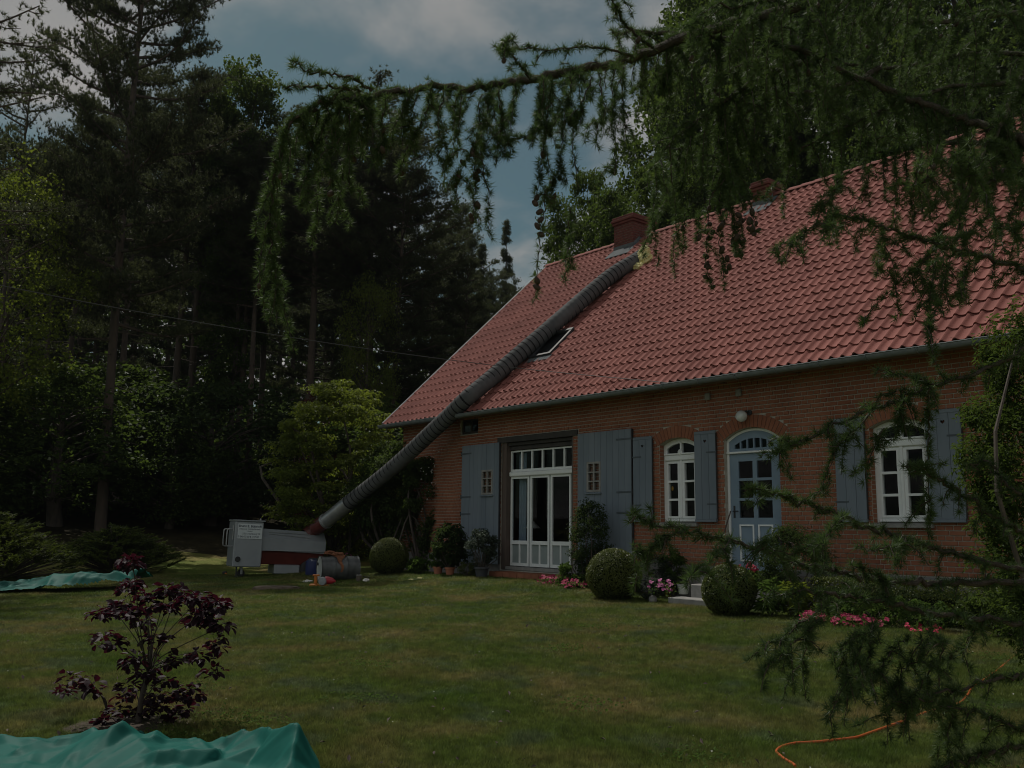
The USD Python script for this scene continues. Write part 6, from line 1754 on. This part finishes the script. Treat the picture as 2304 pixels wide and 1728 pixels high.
limb([(2340, 1620), (2280, 1640), (2200, 1600), (2120, 1590)], 1.9, 1.95, 0.006, 0.002, 0.075, 0.03, 0.075, 0.2, flat=True)
limb([(2340, 1120), (2270, 1100), (2230, 1040), (2190, 1045)], 2.2, 2.2, 0.005, 0.002, 0.075, 0.03, 0.075, 0.3, flat=True)
for pts in [[(1640, 1215), (1600, 1260), (1560, 1290)], [(1900, 1160), (1860, 1200), (1830, 1240)], [(2040, 1216), (1990, 1235), (1937, 1240)], [(1850, 1235), (1780, 1245), (1715, 1225)],
            [(1878, 1350), (1800, 1400), (1760, 1440), (1700, 1465)], [(1851, 1388), (1800, 1440), (1760, 1475), (1715, 1507)], [(1830, 1410), (1815, 1460), (1798, 1512)], [(1965, 1410), (1930, 1470), (1900, 1540), (1863, 1618)], [(1900, 1480), (1905, 1540), (1898, 1580)], [(2040, 1430), (2000, 1470), (1970, 1520), (1960, 1525)],
            [(2071, 1440), (2040, 1500), (2015, 1545), (1988, 1580)], [(2078, 1535), (2040, 1580), (1990, 1605), (1927, 1636)], [(2124, 1440), (2110, 1520), (2120, 1620), (2109, 1728)], [(2100, 1480), (2080, 1560), (2050, 1620)], [(1960, 1400), (1960, 1450), (1950, 1500)], [(1930, 1420), (1890, 1465), (1870, 1462)], [(2090, 1390), (2100, 1440), (2135, 1450)], [(2200, 1390), (2180, 1440), (2130, 1480)], [(2160, 1540), (2140, 1620), (2130, 1700)], [(1536, 1197), (1490, 1210), (1450, 1240), (1425, 1228)], [(2000, 1310), (1960, 1290), (1920, 1270)]]:
    twig(pts, 2.05 + rng.normal() * 0.05, 0, 0.08)
part(larch, "twigs", cat(tubes), "twig_bark", kind="stuff")
tp, td = np.vstack(TP), np.vstack(TD)
n = len(tp)
protos = [(tuft(500 + k), "larch_needle") for k in range(5)]
instancer(larch, "needles", protos, tp, quat_from(td, rng.uniform(0, 6.28, n)), rng.uniform(0.65, 1.05, n), rng.integers(0, 5, n))
cone_v, cone_f = lathe([(0, 0), (0.006, 0.001), (0.0105, 0.008), (0.0115, 0.016), (0.0095, 0.025), (0.005, 0.032), (0, 0.034)], 9)
for p, s in CONES:
    s = s * 0.62
    R_ = rotx(rng.uniform(-0.9, 0.9)) @ roty(rng.uniform(-0.9, 0.9))
    part(larch, "cone", moved((cone_v, cone_f), p - np.array([0, 0, 0.014]), R_, s), "larch_cone", 60)
# trunk, to the right of the view
tb = EYE + RH * 2.9 + FH * 3.1
tb = grd(tb, -0.1)
part(larch, "trunk", tube([tb, tb + [0.02, 0, 2.0], tb + [0.0, 0.05, 6.0], tb + [0.05, 0, 11.0]], [0.19, 0.16, 0.11, 0.03], 14), "bark", 50)

# ------------------------------------------------------------------ grass of the lawn
rng = np.random.default_rng(600)
def grass_clump(seed, n=64, r=0.10, h=0.050):
    q = np.random.default_rng(seed)
    a = q.uniform(0, 6.28, n); s = r * np.sqrt(q.uniform(0, 1, n))
    b = np.stack([s * np.cos(a), s * np.sin(a), np.full(n, -0.006)], 1)
    d = np.stack([q.normal(size=n) * 0.55, q.normal(size=n) * 0.55, np.full(n, 1.0)], 1)
    return needles(b, d, h * q.uniform(0.5, 1.35, n), 0.0062, q)
# even scatter over the part of the lawn that can be seen, thinner with distance
pts, scl = [], []
N = 60000
dep_ = 4.6 * (26.0 / 4.6) ** rng.uniform(0, 1, N)
px = rng.uniform(-60, 2364, N)
q = EYE + FH * dep_[:, None] + RH * ((px - 1152) / FOC * dep_)[:, None]
ok = (q[:, 1] < -0.5) | ((q[:, 0] < -23.5))
ok &= ~in_wood(q)
ok &= rng.uniform(size=N) < np.clip(dep_ / 9.0, 0.35, 1.0)
q, dep_ = q[ok], dep_[ok]
fb = (meshkit.fbm(np.stack([q[:, 0], q[:, 1], 0 * q[:, 0]], 1) * 0.35, 3, 3) - 0.5) * 0.05
q[:, 2] = gz(q[:, 0], q[:, 1]) + fb
n = len(q)
yaw_ = rng.uniform(0, 6.28, n)
quat = np.stack([np.cos(yaw_ / 2), 0 * yaw_, 0 * yaw_, np.sin(yaw_ / 2)], 1)
hs = rng.uniform(0.7, 1.25, n) * (0.45 + 1.1 * meshkit.fbm(q * [3.2, 3.2, 0], 3, 8))
sc = np.stack([1 + dep_ / 22, 1 + dep_ / 22, hs], 1)
gr = thing("grass", "short mown grass of the garden lawn with dry patches", "grass", kind="stuff")
instancer(gr, "blades", [(grass_clump(700 + k), "grass_blade") for k in range(6)], q, quat, sc, rng.integers(0, 6, n))
k = 100
dd = 4.8 * (20.0 / 4.8) ** rng.uniform(0, 1, k)
c = EYE + FH * dd[:, None] + RH * ((rng.uniform(0, 2304, k) - 1152) / FOC * dd)[:, None]
c = c[(c[:, 1] < -2.2)]
c[:, 2] = gz(c[:, 0], c[:, 1]) + 0.035
cl_ = thing("clover_blossom", "tiny white clover blossoms scattered over the lawn", "clover", kind="stuff")
part(cl_, "flowers", leaf_cards(c, np.tile([0.3, -0.3, 1.0], (len(c), 1)) + rng.normal(size=c.shape) * 0.3, 0.013 * rng.uniform(0.6, 1.2, len(c)), rng, 0.9), "blossom_white", kind="stuff")

# fallen needles and dry leaves, and broad leaved weeds in the sward
k = 260
dd = 4.8 * (18.0 / 4.8) ** rng.uniform(0, 1, k)
c = EYE + FH * dd[:, None] + RH * ((rng.uniform(0, 2304, k) - 1152) / FOC * dd)[:, None]
c = c[(c[:, 1] < -2.0)]
c[:, 2] = gz(c[:, 0], c[:, 1]) + 0.040
lt = thing("leaf_litter", "dry fallen leaves scattered over the lawn", "leaves", kind="stuff")
part(lt, "leaves", leaf_cards(c, np.tile([0.2, -0.2, 1.0], (len(c), 1)) + rng.normal(size=c.shape) * 0.4, 0.045 * rng.uniform(0.5, 1.4, len(c)), rng, 0.5), "brown_wood", kind="stuff")
k = 24
dd = 5.2 * (16.0 / 5.2) ** rng.uniform(0, 1, k)
c = EYE + FH * dd[:, None] + RH * ((rng.uniform(0, 2304, k) - 1152) / FOC * dd)[:, None]
c = c[(c[:, 1] < -3.0)]
c[:, 2] = gz(c[:, 0], c[:, 1])
m_ = 170
q = np.repeat(c, m_, 0) + np.stack([rng.normal(size=len(c) * m_) * 0.16, rng.normal(size=len(c) * m_) * 0.16, rng.uniform(0.02, 0.055, len(c) * m_)], 1)
wd_ = thing("weeds", "patches of broad leaved weeds in the mown lawn", "weeds", kind="stuff")
part(wd_, "leaves", leaf_cards(q, rng.normal(size=q.shape) * 0.4 + [0, 0, 1.0], 0.034 * rng.uniform(0.6, 1.3, len(q)), rng, 0.6), "herb_leaf", kind="stuff")

# ------------------------------------------------------------------ thin air
usdkit.material(stage, "/World/Looks/thin_air", {"v": ("principled_volume", {"color": (0.80, 0.88, 0.95), "density": HAZE, "anisotropy": 0.3})}, [], volume="v.volume")
hz = UsdGeom.Mesh.Define(stage, "/World/haze")
hv, hf = box(-260, 60, -80, 220, -1.6, 62)
hz.CreatePointsAttr(Vt.Vec3fArray.FromNumpy(hv.astype(np.float32)))
hz.CreateFaceVertexCountsAttr(Vt.IntArray.FromNumpy(np.full(len(hf), 3, np.int32)))
hz.CreateFaceVertexIndicesAttr(Vt.IntArray.FromNumpy(hf.astype(np.int32).ravel()))
hz.CreateSubdivisionSchemeAttr("none")
UsdShade.MaterialBindingAPI.Apply(hz.GetPrim()).Bind(UsdShade.Material.Get(stage, "/World/Looks/thin_air"))
tag(hz.GetPrim(), kind="stuff")
